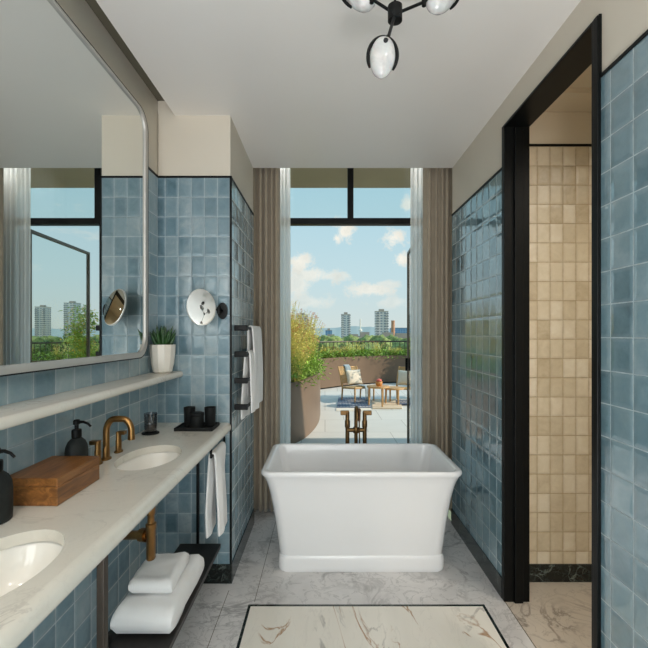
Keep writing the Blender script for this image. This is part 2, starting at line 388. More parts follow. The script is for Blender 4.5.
# curtain pocket and window
struct('wall_pocket', B().box(-.74, -.64, YP, YW + .05, 0, 3.1).box(1.07, 1.17, YP, YW + .05, 0, 3.1).box(-.74, -.534, YP, YP + .01, 0, 3.1).box(.946, 1.17, YP, YP + .01, 0, 3.1), M['plaster'])
struct('ceiling_pocket', B().box(-.74, 1.17, YP, YW + .1, 3.0, 3.1), M['ceiling'])
wf = B()
wf.box(-.64, -.57, YW, YW + .07, 0, 3.0).box(1.0, 1.07, YW, YW + .07, 0, 3.0).box(-.64, 1.07, YW, YW + .07, 2.93, 3.0)
wf.box(-.57, 1.0, YW - .005, YW + .075, gz(224, YW), gz(218, YW)).box(gx(347.7, YW), gx(353.5, YW), YW - .005, YW + .075, gz(219, YW), 2.93)
wf.box(-.57, 1.0, YW, YW + .07, 0, .02)
win = struct('window_1', wf, M['black'], 'black framed window wall with transom opening to the terrace', bevel=.003)
obj('pane', B().box(-.57, gx(347.7, YW), YW + .03, YW + .04, gz(218, YW), 2.93), M['glass'], win)
obj('pane', B().box(gx(353.5, YW), 1.0, YW + .03, YW + .04, gz(218, YW), 2.93), M['glass'], win)
# hinged glass leaf standing open onto the terrace
dl = struct('door_2', B().box(.925, .985, 3.985, 4.04, .03, 2.34), M['black'], 'glass door leaf standing open onto the terrace')
q0, q1 = Vector((.90, 3.99, 0)), Vector((.975, 5.15, 0)); dv = (q1 - q0); Ln = dv.length; ang = math.atan2(dv.y, dv.x)
def leafbox(b, u0, u1, z0, z1, th):
    r = Matrix.Rotation(ang, 3, 'Z'); c = q0 + dv.normalized() * (u0 + u1) / 2
    b.box(c.x - (u1 - u0) / 2, c.x + (u1 - u0) / 2, c.y - th / 2, c.y + th / 2, z0, z1, rot=r); return b
b = B(); leafbox(b, 0, .03, .03, 2.355, .032); leafbox(b, Ln - .03, Ln, .03, 2.355, .032); leafbox(b, .03, Ln - .03, 2.325, 2.355, .032); leafbox(b, .03, Ln - .03, .03, .08, .032)
obj('leaf_frame', b, plain('leaf_bronze', S(104, 96, 86), .4, .3), dl, bevel=.003)
obj('glass_pane', leafbox(B(), .03, Ln - .03, .08, 2.325, .012), M['glass'], dl)
b = B(); leafbox(b, Ln - .03, Ln - .012, .97, 1.12, .075); obj('door_handle', b, M['black'], dl, bevel=.004)
# room seen through the doorway
YC = 2.489
struct('wall_cream', B().box(XR + .12, 2.5, YC, YC + .1, 0, 2.463), M['tile_sand'], 'cream glazed tile wall through the doorway', uv=True)
struct('wall_cream_upper', B().box(XR + .12, 2.5, YC + .002, YC + .1, 2.463, 2.9), M['plaster_warm'])
struct('trim_3', B().box(XR + .12, 2.5, YC - .004, YC + .01, 2.461, 2.474), M['doorblack'], 'black edging over the cream tiles')
struct('baseboard_cream', B().box(XR + .12, 2.5, YC - .007, YC + .01, 0, .1), M['green_marble'], 'dark veined marble skirting under the cream tiles')
struct('floor_cream', B().box(XR, 2.5, .3, YC, -.12, -.0005), marble('lamp_tinted_marble', S(200, 190, 176), S(186, 176, 164), S(110, 98, 88), 5, .3, .75, thin=.024).m, 'veined marble floor of the cream tiled room')  # same marble as outside, warm lamplight tinted into its colour
struct('floor_threshold', B().box(XR - .002, XR + .002, DN, DF, -.01, .0008), M['slot'])
struct('wall_cream_side', B().box(2.4, 2.5, .3, YC, 0, 2.9).box(XR + .12, 2.5, .2, .3, 0, 2.9), M['plaster_warm'])
struct('ceiling_cream', B().box(XR + .12, 2.5, .2, YC - .2, 2.68, 2.8).box(XR + .12, 2.5, YC - .2, YC, 2.655, 2.8), M['plaster_warm'], 'warm pale ceiling of the cream tiled room')
# rear wall, with an unseen window added to let fill light in
struct('wall_rear', B().box(XL, -.72, YB - .12, YB, 0, 2.75).box(.72, XR, YB - .12, YB, 0, 2.75).box(-.72, .72, YB - .12, YB, 2.45, 2.75).box(-.72, .72, YB - .12, YB, 0, .12), M['plaster'])
b = B().box(-.72, -.67, YB - .1, YB - .04, .12, 2.45).box(.67, .72, YB - .1, YB - .04, .12, 2.45).box(-.67, .67, YB - .1, YB - .04, .12, .17).box(-.67, .67, YB - .1, YB - .04, 2.40, 2.45).box(-.02, .02, YB - .1, YB - .04, .17, 2.40)
wr = struct('window_added', b, M['black'])
obj('pane', B().box(-.67, -.02, YB - .075, YB - .07, .17, 2.40), M['glass'], wr); obj('pane', B().box(.02, .67, YB - .075, YB - .07, .17, 2.40), M['glass'], wr)

# ------------------------------------------------------------------ bathtub
def rrect(cx, cy, hx, hy, r, z, n=8):
    out = []
    for sx, sy, a0 in ((1, 1, 0), (-1, 1, PI / 2), (-1, -1, PI), (1, -1, 3 * PI / 2)):
        for k in range(n + 1):
            a = a0 + PI / 2 * k / n
            out.append((cx + sx * (hx - r) + r * math.cos(a), cy + sy * (hy - r) + r * math.sin(a), z))
    return out
tcx, tcy = .2155, 2.872
def hyf(hx): return .340 - (.5905 - hx) * .58
tub = thing('bathtub', 'white freestanding bathtub with flared sides and a plinth foot', 'bathtub', (tcx, tcy, 0))
prof = [(.487, .094), (.488, .105), (.496, .165), (.505, .235), (.515, .31), (.527, .385), (.537, .44), (.549, .49), (.560, .527), (.573, .555), (.581, .567), (.588, .574), (.5915, .583), (.5905, .594), (.586, .601), (.579, .603)]
R = [rrect(tcx, tcy, hx, hyf(hx), .055 + (hx - .47) * .1, z) for hx, z in prof]
inn = [(.562, .603), (.556, .600), (.551, .591), (.542, .56), (.520, .46), (.495, .33), (.46, .22), (.43, .17), (.38, .145), (.25, .138)]
R += [rrect(tcx, tcy, hx, hyf(hx), .06 if hx > .4 else .05, z) for hx, z in inn]
obj('tub_shell', B().rings(R), M['acrylic'], tub, smooth=True, angle=50)
prof = [(.487, 0), (.4925, .006), (.4945, .025), (.4945, .05), (.494, .068), (.492, .080), (.489, .089), (.484, .094), (.40, .094)]
obj('plinth', B().rings([rrect(tcx, tcy, hx, hyf(hx) + .004, .05, z) for hx, z in prof]), M['acrylic'], tub, smooth=True, angle=50)
obj('drain', B().lathe([(.03, .138), (.03, .142), (.022, .144)], (tcx, tcy, 0), 20, .8, 1), M['nickel'], tub, smooth=True)

# floor-standing brass filler between tub and window
FY = 3.295
tf = thing('tub_filler', 'floor standing aged brass tub filler behind the white bathtub', 'bath faucet', (.232, FY, 0))
for sx in (.168, .297):
    obj('riser', B().tube([(sx, FY, .0), (sx, FY, gz(412, FY))], .0155, 14).lathe([(.028, 0), (.028, .008), (.014, .02)], (sx, FY, 0), 20).lathe([(.017, .0), (.0195, .004), (.0195, .05), (.017, .054)], (sx, FY, .70), 16), M['brass_dark'], tf, smooth=True)
for s, x0 in ((-1, .168), (1, .297)):
    obj('lever', B().box(min(x0 - s * .012, x0 + s * .052), max(x0 - s * .012, x0 + s * .052), FY - .012, FY + .012, gz(415, FY), gz(410.5, FY)), M['brass_dark'], tf, bevel=.004)
zc_ = gz(430, FY)
obj('crossbar', B().tube([(.168, FY, zc_), (.297, FY, zc_)], .0155, 14).lathe([(.02, -.022), (.022, -.018), (.022, .018), (.02, .022)], (.232, FY, zc_), 20), M['brass_dark'], tf, smooth=True)
pts = [(.232, FY, .03), (.232, FY, .80)] + [(.232, FY - .06 + .06 * math.cos(a), .80 + .06 * math.sin(a)) for a in [PI * k / 10 for k in range(1, 11)]] + [(.232, FY - .12, .775)]
obj('spout', B().tube(pts, .0135, 14), M['brass_dark'], tf, smooth=True)
hs = obj('hand_shower', B().lathe([(.006, 0), (.009, .01), (.011, .06), (.012, .09), (.008, .1)], (.254, FY - .03, gz(421, FY)), 16), M['cord_dark'], tf, smooth=True)
hs['label'] = 'brown handled hand shower'
obj('hose', B().tube([(.254, FY - .03, .76), (.256, FY - .035, .6), (.25, FY - .02, .45), (.24, FY, .5), (.236, FY, .66)], .005, 8), M['brass_dark'], hs, smooth=True)

# ------------------------------------------------------------------ vanity
VX0, VX1, VZ0, VZ1, VY0, VY1 = XL, -.533, .85, .902, .30, YE
van = thing('vanity', 'long white marble double vanity on a slim dark metal frame', 'vanity', (-.73, 1.4, 0))
def ell(cx, cy, rx, ry, z, n=48): return [(cx + rx * math.cos(2 * PI * i / n), cy + ry * math.sin(2 * PI * i / n), z) for i in range(n)]
BAS = [(-.712, 1.79), (-.712, .935)]
BRX, BRY = .116, .186
b = B(); bm = b.bm
def strip(poly_in, y0, y1):
    """counter top around one oval cut-out"""
    n = len(poly_in); top = []; 
    for (x, y, z) in poly_in:
        cx, cy = strip.c; dx, dy = x - cx, y - cy
        k = 1e9
        if abs(dx) > 1e-6: k = min(k, ((VX1 - .02 if dx > 0 else VX0) - cx) / dx)
        if abs(dy) > 1e-6: k = min(k, ((y1 if dy > 0 else y0) - cy) / dy)
        top.append((cx + dx * k, cy + dy * k, VZ1))
    iv = [bm.verts.new(p) for p in poly_in]; ov = [bm.verts.new(p) for p in top]
    lo = [bm.verts.new((p[0], p[1], VZ1 - .03)) for p in poly_in]
    corners = [(VX0, y0), (VX1 - .02, y0), (VX0, y1), (VX1 - .02, y1)]
    for i in range(n):
        j = (i + 1) % n
        bm.faces.new((iv[i], iv[j], ov[j], ov[i])); bm.faces.new((iv[j], iv[i], lo[i], lo[j]))
        a, c = top[i], top[j]
        if abs(a[0] - c[0]) > 1e-5 and abs(a[1] - c[1]) > 1e-5:
            for q in corners:
                if min(abs(q[0] - a[0]), abs(q[0] - c[0])) < 1e-5 and min(abs(q[1] - a[1]), abs(q[1] - c[1])) < 1e-5:
                    bm.faces.new((ov[i], ov[j], bm.verts.new((q[0], q[1], VZ1))))
ymid = 1.395
strip.c = BAS[0]; strip(ell(*BAS[0], BRX, BRY, VZ1), ymid, VY1)
strip.c = BAS[1]; strip(ell(*BAS[1], BRX, BRY, VZ1), VY0, ymid)
# rounded front nosing and underside
nose = [(VX1 - .02, VZ1)] + [(VX1 - .02 + .026 * math.sin(PI * k / 10) ** .8, (VZ0 + VZ1) / 2 + .026 * math.cos(PI * k / 10)) for k in range(1, 10)] + [(VX1 - .02, VZ0), (-.583, VZ0)]
b.rings([[(x, y, z) for x, z in nose] for y in (VY0, VY1 - .0)], closed=False, cap0=False, cap1=False)
bmesh.ops.remove_doubles(bm, verts=bm.verts, dist=1e-5)
obj('countertop', b, M['counter'], van, smooth=True, angle=35)
for i, (cx, cy) in enumerate(BAS):
    R = [ell(cx, cy, BRX * k + .004 * (k > .95), BRY * k + .004 * (k > .95), z) for k, z in ((1.06, VZ1 - .032), (1.0, VZ1 - .031), (.985, VZ1 - .04), (.95, VZ1 - .065), (.88, VZ1 - .10), (.72, VZ1 - .128), (.45, VZ1 - .142), (.16, VZ1 - .147))]
    ba = obj('basin', B().rings(R, cap0=False), M['ceramic'], van, smooth=True, angle=80)
    obj('drain', B().lathe([(.02, 0), (.02, .003), (.012, .005)], (cx, cy, VZ1 - .147), 18, .75, 1.1), M['brass'], ba, smooth=True)
PX = -.563
for py in (1.116, .42):
    obj('post', B().box(PX - .011, PX + .008, py - .012, py + .012, 0, VZ0), M['bronze'], van, bevel=.002)
obj('post', B().box(-.703, -.69, 2.40, 2.418, 0, VZ0), M['black'], van, bevel=.002)
obj('shelf', B().box(-.79, -.568, .42, 2.40, .234, .258).box(-.79, -.575, .42, 2.40, .225, .234), M['dark_wood'], van, bevel=.003)
obj('towel_bar', B().tube([(-.562, 2.17, VZ0), (-.562, 2.17, .791), (-.562, 2.455, .791), (-.562, 2.455, VZ0)], .006, 10), M['black'], van, smooth=True)
# brass bottle trap under the far basin
tp = thing('bottle_trap', 'aged brass bottle trap hanging under the far basin', 'drain pipe', (-.725, 1.84, .42))
tx, ty = -.712, 1.80
obj('trap_body', B().lathe([(.018, .48), (.021, .485), (.021, .60), (.024, .604), (.024, .625), (.016, .63), (.016, .66), (.020, .665), (.020, .69), (.0135, .695), (.0135, VZ1 - .15)], (tx, ty, 0), 20, .85, 1.1), M['brass'], tp, smooth=True)
za, wy = .575, 1.93
wp = [(tx - .012, ty + .004, za), (tx - .05, ty + .02, za - .006), (XL, wy, za - .06)]
obj('waste_pipe', B().tube(wp, .0185, 14), M['brass'], tp, smooth=True)
obj('coupling_nut', B().tube([(tx - .048, ty + .019, za - .005), (tx - .02, ty + .008, za - .002)], .0275, 10), M['brass'], tp)
obj('wall_flange', B().tube([(XL, wy, za - .06), (XL + .012, wy, za - .06)], .033, 20), M['brass'], tp, smooth=True)

# brass basin mixer
bf = thing('basin_faucet', 'aged brass three piece basin faucet with arched spout by the far basin', 'faucet', (-.87, 1.75, VZ1))
fx, fy = -.870, 1.75
pts = [(fx, fy, VZ1), (fx, fy, VZ1 + .11)] + [(fx + .034 - .034 * math.cos(a), fy, VZ1 + .11 + .05 * math.sin(a)) for a in [PI / 2 * k / 8 for k in range(1, 9)]] + [(fx + .066 + .034 * math.sin(a), fy, VZ1 + .11 + .05 * math.cos(a)) for a in [PI / 2 * k / 8 for k in range(0, 9)]] + [(fx + .10, fy, VZ1 + .082)]
obj('spout', B().tube(pts, .0125, 16).lathe([(.024, 0), (.024, .006), (.017, .01), (.016, .045), (.012, .052)], (fx, fy, VZ1), 22, .75, 1.1).tube([(fx + .10, fy, VZ1 + .095), (fx + .10, fy, VZ1 + .078)], .0138, 14), M['brass'], bf, smooth=True)
for yy, s in ((1.685, -1), (1.855, 1)):
    obj('handle', B().lathe([(.022, 0), (.022, .006), (.015, .01), (.015, .05), (.013, .054), (.013, .088)], (fx, yy, VZ1), 20, .75, 1.1).box(fx - .006 - (.022 if s < 0 else -.004), fx + .008 + (.022 if s > 0 else -.0), yy - .012, yy + .012, VZ1 + .075, VZ1 + .09), M['brass'], bf, smooth=True, bevel=.002, angle=30)

# stone ledge
SZ = 1.192
nose = [(XL, SZ)] + [(-.811 + .013 * math.sin(PI * k / 8), SZ - .0165 + .0165 * math.cos(PI * k / 8)) for k in range(9)] + [(XL, SZ - .033)]
led = obj('wall_ledge', B().rings([[(x, y, z) for x, z in nose] for y in (.35, 2.472)]), M['counter'], smooth=True, angle=35)
tag(led, 'white marble ledge on the blue tiles beneath the large mirror', 'shelf')

# big wall mirror
def rr_yz(y0, y1, z0, z1, r, x, n=10):
    out = []
    for cy, cz, a0 in ((y1 - r, z1 - r, 0), (y0 + r, z1 - r, PI / 2), (y0 + r, z0 + r, PI), (y1 - r, z0 + r, 3 * PI / 2)):
        for k in range(n + 1):
            a = a0 + PI / 2 * k / n; out.append((x, cy + r * math.cos(a), cz + r * math.sin(a)))
    return out
MY0, MY1, MZ0, MZ1 = .25, 2.205, 1.283, 2.497
mir = thing('wall_mirror', 'large wall mirror with rounded corners and a slim nickel frame', 'mirror', (XL, 1.2, MZ0))
g = .030
def ring(k, x, r_=.10): return rr_yz(MY0 + k, MY1 - k, MZ0 + k, MZ1 - min(k, .014), max(.02, r_ - k * .6), x)
obj('mirror_frame', B().rings([ring(.0045, -.8845), ring(.009, -.8835), ring(g - .002, -.888), ring(g, -.894), ring(g, XL + .01)], cap0=False, cap1=False), M['nickel'], mir, smooth=True, angle=30)
obj('frame_edge', B().rings([ring(0, XL + .002), ring(0, -.885), ring(.001, -.884), ring(.0035, -.884), ring(.0045, -.8845)], cap0=True, cap1=False), M['black'], mir, smooth=True, angle=30)
obj('mirror_glass', B().rings([rr_yz(MY0 + g - .002, MY1 - g + .002, MZ0 + g - .002, MZ1 - .012, .08, XL + .012), rr_yz(MY0 + g - .002, MY1 - g + .002, MZ0 + g - .002, MZ1 - .012, .08, -.895)]), M['mirror'], mir)

# shaving mirror on the end wall
mk = thing('shaving_mirror', 'oval looking shaving mirror on a black swivel arm on the end wall', 'mirror', (-.577, YE, 1.52))
wx, wz = gx(222.8, YE), gz(311, YE)
def disc(c, nrm, rx, rz, th, n=40, dome=0):
    nrm = Vector(nrm).normalized(); sd = Vector((0, 0, 1)).cross(nrm).normalized(); up = nrm.cross(sd)
    f = lambda k, o: [Vector(c) + nrm * o + sd * math.cos(2 * PI * i / n) * rx * k + up * math.sin(2 * PI * i / n) * rz * k for i in range(n)]
    return [f(.96, 0), f(1, th * .2), f(1, th * .8), f(.97, th)]
obj('wall_plate', B().rings(disc((wx, YE, wz), (0, -1, 0), .029, .046, .014)), M['black'], mk, smooth=True)
mc = Vector((gx(201.3, 2.36), 2.36, gz(307, 2.36))); nrm = Vector((.42, -.90, .29))
obj('arm', B().tube([(wx, YE - .01, wz), (wx - .01, YE - .05, wz + .004), mc - nrm.normalized() * .02], .006, 10).lathe([(.011, -.018), (.011, .018)], (wx - .01, YE - .05, wz), 14), M['black'], mk, smooth=True)
hd = obj('mirror_head', B().rings(disc(mc - nrm.normalized() * .008, nrm, .0765, .104, .012)), M['mirror_edge'], mk, smooth=True)
obj('mirror_glass', B().rings(disc(mc + nrm.normalized() * .0035, nrm, .0735, .100, .002)), M['mirror'], hd, smooth=True)

# towel rail on the alcove wall
tr_ = thing('towel_rail', 'black four bar towel rail on the blue alcove wall', 'towel rail', (XA, 2.585, .95))
ZB = [gz(y, 2.6) for y in (328, 354, 380.3, 406.4)]
for z in ZB:
    ra = obj('bracket', B().box(XA, -.452, 2.565, 2.592, z - .016, z + .016), M['black'], tr_, bevel=.003)
    obj('rail_bar', B().tube([(-.46, 2.592, z), (-.46, 3.08, z)], .009, 12), M['black'], ra, smooth=True)
    obj('rear_bracket', B().box(XA, -.452, 3.08, 3.10, z - .016, z + .016), M['black'], ra, bevel=.003)
def drape_over(name, label, x, z, y0, y1, lf, lb, gapf, gapb, seed, group=None, mat='terry', wav=.006, axis='y'):
    """a towel folded over a bar that runs along y"""
    rr = .014
    def fn(u, v):
        y = y0 + (y1 - y0) * u; tot = lf + lb + PI * rr; s = v * tot
        if s < lb: px, pz = -rr, -(lb - s)
        elif s < lb + PI * rr:
            a = (s - lb) / rr; px, pz = -rr * math.cos(a), rr * math.sin(a)
        else: px, pz = rr, -(s - lb - PI * rr)
        fall = min(1, max(0, -pz) / .12)
        w = noise.noise(Vector((u * 2.6 + seed, pz * 1.2, seed))) * wav * fall * 2.2
        g_ = (gapf if px > 0 else gapb) * min(1, max(0, -pz) / .3)
        y += noise.noise(Vector((seed, pz * 3, 3))) * .008 * fall + (.5 - u) * .05 * fall
        return (x + px + w + g_, y, z + pz)
    o = obj(name, B().grid(fn, 18, 46), M[mat], smooth=True, solid=.012, sub=1)
    return tag(o, label, 'towel', group)
drape_over('hanging_bath_towel', 'long white bath towel draped over the top bar of the rail', -.46, ZB[0] + .004, 2.70, 3.05, .50, .44, .012, -.008, 3.1)
drape_over('hanging_hand_towel', 'shorter white towel over the second bar of the rail', -.46, ZB[1] + .004, 2.605, 2.84, .36, .40, .016, -.016, 5.7)
drape_over('hanging_guest_towel', 'white towel hanging over the bar at the end of the vanity', -.562, .796, 2.19, 2.42, .42, .43, .014, -.02, 8.3)

# ------------------------------------------------------------------ things on counter and ledge
def folded(name, label, x0, x1, y0, y1, z0, layers, th, seed, ov=.0):
    b = B()
    n = 22
    for k in range(layers):
        za, zb = z0 + k * th, z0 + (k + 1) * th
        e = random.uniform(-.004, .006)
        ring = []
        for s_ in range(9):
            t_ = s_ / 8
            ring.append(t_)
        rows = []
        nx, ny = 14, 26
        hh = (zb - za) / 2; zc = (za + zb) / 2
        prof = [(-1, 0)] + [(-math.cos(a), math.sin(a)) for a in [PI * q / 8 for q in range(1, 8)]] + [(1, 0)]
        R = []
        for i in range(nx + 1):
            u = i / nx; x = x0 + (x1 - x0) * u
            r_ = hh * .98; pts = []
            endf = 1 - max(0, abs(u - .5) * 2 - .86) / .14 * .35
            def P(y, z):
                d = noise.noise(Vector((x * 9 + seed, y * 7, k * 1.7))) * .012 + noise.noise(Vector((x * 30, y * 30, seed + k))) * .003
                return (x + noise.noise(Vector((seed, y * 8, z * 9))) * .010, y, zc + (z - zc) * endf + (d if z > zc else d * .3 * (k > 0)))
            for q in range(ny + 1):
                pts.append(P(y0 + e + r_ + (y1 - y0 - 2 * r_) * q / ny, zb - .0003))
            for q in range(1, 8):
                a = PI / 2 - PI * q / 8; pts.append(P(y1 - r_ + r_ * math.cos(a), zc + hh * math.sin(a)))
            for q in range(ny + 1):
                pts.append(P(y1 - r_ - (y1 - y0 - 2 * r_) * q / ny, za + .0003))
            for q in range(1, 8):
                a = -PI / 2 - PI * q / 8; pts.append(P(y0 + e + r_ + r_ * math.cos(a), zc + hh * math.sin(a)))
            R.append(pts)
        b.rings(R)
    o = obj(name, b, M['terry'], smooth=True, angle=70)
    return tag(o, label, 'towel')
folded('bath_towel', 'large folded white bath towel on the dark shelf under the vanity', -.80, -.575, 1.635, 2.09, .2595, 1, .112, 2.0)
folded('hand_towel', 'small folded white towel lying on the larger folded bath towel', -.775, -.605, 1.72, 1.965, .375, 1, .058, 9.0)

bx = thing('wooden_box', 'walnut wooden box on the marble counter between two dispensers', 'box', (-.853, 1.39, VZ1))
obj('box_body', B().box(-.934, -.772, 1.27, 1.507, VZ1 + .001, VZ1 + .056), M['walnut'], bx, bevel=.002)
obj('lid', B().box(-.934, -.772, 1.27, 1.507, VZ1 + .0566, VZ1 + .081), M['walnut'], bx, bevel=.002)
def dispenser(label, x, y, s=1.0, rot=0.0):
    d = thing('soap_dispenser', label, 'soap dispenser', (x, y, VZ1))
    obj('bottle', B().lathe([(.044, .001), (.048, .004), (.049, .02), (.049, .085), (.046, .104), (.037, .12), (.024, .13), (.018, .134)], (x, y, VZ1), 32, .68 * s, .95 * s), M['soap'], d, smooth=True)
    p = obj('pump', B().lathe([(.019, .133), (.020, .136), (.020, .158), (.018, .162), (.0085, .164), (.0085, .178), (.014, .18), (.014, .192), (.011, .196)], (x, y, VZ1), 22, .75, 1), M['black'], d, smooth=True)
    dx, dy = math.cos(rot), math.sin(rot)
    obj('nozzle', B().tube([(x, y, VZ1 + .187), (x + .024 * dx, y + .024 * dy, VZ1 + .188), (x + .040 * dx, y + .04 * dy, VZ1 + .182), (x + .05 * dx, y + .05 * dy, VZ1 + .172)], [.0065, .0048, .0042, .0038], 12), M['black'], p, smooth=True)
    return d
dispenser('black soap dispenser at the picture edge in front of the wooden box', -.872, 1.165)
dispenser('black soap dispenser standing behind the wooden box by the faucet', -.876, 1.552)
cs = obj('coaster', B().lathe([(.046, .0005), (.048, .002), (.048, .006), (.044, .008)], (-.872, 2.20, VZ1), 30, .86, .95), M['matte_black'], smooth=True); tag(cs, 'round black coaster under the smoked glass tumbler', 'coaster')
tum = thing('glass_tumbler', 'smoked glass tumbler standing on a round black coaster', 'glass', (-.872, 2.20, VZ1 + .0085))
obj('glass_wall', B().lathe([(.030, .0), (.032, .004), (.034, .03), (.035, .094), (.0335, .095), (.032, .03), (.029, .012), (.0, .011)], (-.872, 2.20, VZ1 + .0085), 28, .88, 1, cap1=False), M['smoke_glass'], tum, smooth=True)
obj('candle_wax', B().lathe([(.027, .0125), (.030, .016), (.030, .034), (.02, .035)], (-.872, 2.20, VZ1 + .0085), 24, .88, 1), plain('dark_wax', S(84, 80, 80), .5), tum, smooth=True)
b = B().box(-.772, -.575, 2.245, 2.40, VZ1 + .001, VZ1 + .008)
for a in ((-.772, -.764, 2.245, 2.40), (-.583, -.575, 2.245, 2.40), (-.764, -.583, 2.245, 2.253), (-.764, -.583, 2.392, 2.40)): b.box(*a, VZ1 + .008, VZ1 + .018)
tray = obj('tray', b, M['matte_black'], bevel=.0015); tag(tray, 'black rectangular tray at the far end of the marble counter', 'tray')
zt_ = VZ1 + .0085
for lab, cx, cy in (('black tumbler at the back left of the black tray', -.722, 2.345), ('black tumbler at the right side of the black tray', -.612, 2.345)):
    o = obj('cup', B().lathe([(.030, .0), (.032, .003), (.036, .098), (.0365, .1), (.034, .1), (.030, .012), (.0, .01)], (cx, cy, zt_), 28, .82, 1, cap1=False), M['matte_black'], smooth=True, angle=50); tag(o, lab, 'cup')
jar = thing('lidded_jar', 'squat black lidded jar between two tumblers on the tray', 'jar', (-.672, 2.305, zt_))
obj('jar_body', B().lathe([(.040, .0), (.043, .004), (.043, .062), (.040, .064)], (-.672, 2.305, zt_), 30, .84, .9), M['matte_black'], jar, smooth=True)
li = obj('lid', B().lathe([(.044, .0645), (.0445, .067), (.0445, .076), (.042, .078)], (-.672, 2.305, zt_), 30, .84, .9), M['matte_black'], jar, smooth=True)
obj('rim_groove', B().lathe([(.036, .0775), (.037, .0795), (.034, .0805)], (-.672, 2.305, zt_), 30, .84, .9), M['black'], li, smooth=True)

px_, py_ = -.870, 2.36
pt = thing('potted_succulent', 'spiky green succulent in a cream ceramic pot on the ledge', 'plant', (px_, py_, SZ))
obj('pot', B().lathe([(.040, .001), (.048, .008), (.058, .05), (.064, .11), (.0655, .148), (.0655, .152), (.061, .152), (.059, .12), (.03, .118)], (px_, py_, SZ), 12, 1.0, 1.15), M['pot'], pt, smooth=True, angle=20)
obj('soil', B().lathe([(.055, .125), (.058, .134), (.03, .139)], (px_, py_, SZ), 20, 1, 1.15), M['soil'], pt, smooth=True)
b = B(); random.seed(11)
for k in range(22):
    a = k * 2.4; ring = k / 22; tilt = .10 + ring * .52 + random.uniform(-.06, .06)
    ln = .122 - ring * .035 + random.uniform(-.012, .012); w = .0135
    d0 = Vector((math.cos(a) * math.sin(tilt), math.sin(a) * math.sin(tilt) * 1.1, math.cos(tilt)))
    p0 = Vector((px_ + math.cos(a) * .028 * ring, py_ + math.sin(a) * .034 * ring, SZ + .132))
    pts = [p0 + d0 * ln * q + Vector((0, 0, .02 * ring * q * q)) for q in (0, .25, .55, .8, 1)]
    pts = [Vector((max(q.x, XL + .012), min(q.y, YE - .012), q.z)) for q in pts]
    b.tube(pts, [w * .8, w, w * .75, w * .4, .0008], 6)
obj('leaf_rosette', b, M['agave'], pt, smooth=True, angle=60)

# ------------------------------------------------------------------ curtains
def curtain(name, label, x0, x1, y, z0, z1, folds, amp, mat, seed, solid=.0, thin=False):
    nu = folds * 14
    random.seed(seed); ph = [random.uniform(-.5, .5) for _ in range(folds + 2)]; am = [random.uniform(.75, 1.2) for _ in range(folds + 2)]
    def fn(u, v):
        t_ = u * folds; i = int(t_); f = t_ - i
        p = ph[i] * (1 - f) + ph[i + 1] * f; a = am[i] * (1 - f) + am[i + 1] * f
        w = 2 * PI * (t_ + p * .35)
        z = z0 + (z1 - z0) * v
        k = .85 + .15 * (1 - v) + noise.noise(Vector((u * 3, z * .6, seed))) * .25
        yy = y + amp * a * k * math.sin(w) + .004 * math.sin(w * 2.3 + z)
        xx = x0 + (x1 - x0) * u + amp * .35 * math.sin(2 * w) * a + noise.noise(Vector((u * 2, z * .5, seed + 4))) * .006
        return (xx, yy, z)
    o = obj(name, B().grid(fn, nu, 24), M[mat], smooth=True, angle=180, solid=solid)
    return tag(o, label, 'curtain')
curtain('drape_curtain', 'taupe floor length drape left of the window behind the towel rail', -.625, -.366, 3.475, .012, 2.98, 6, .048, 'drape', 1, .003)
curtain('drape_curtain', 'taupe floor length drape right of the window against the tiled wall', .787, 1.055, 3.475, .012, 2.98, 6, .048, 'drape', 2, .003)
curtain('sheer_curtain', 'white sheer curtain gathered at the left of the window', -.62, -.291, 3.77, .012, 2.98, 8, .011, 'sheer', 3)
curtain('sheer_curtain', 'white sheer curtain gathered at the right of the window', .735, 1.06, 3.77, .012, 2.98, 8, .011, 'sheer', 4)

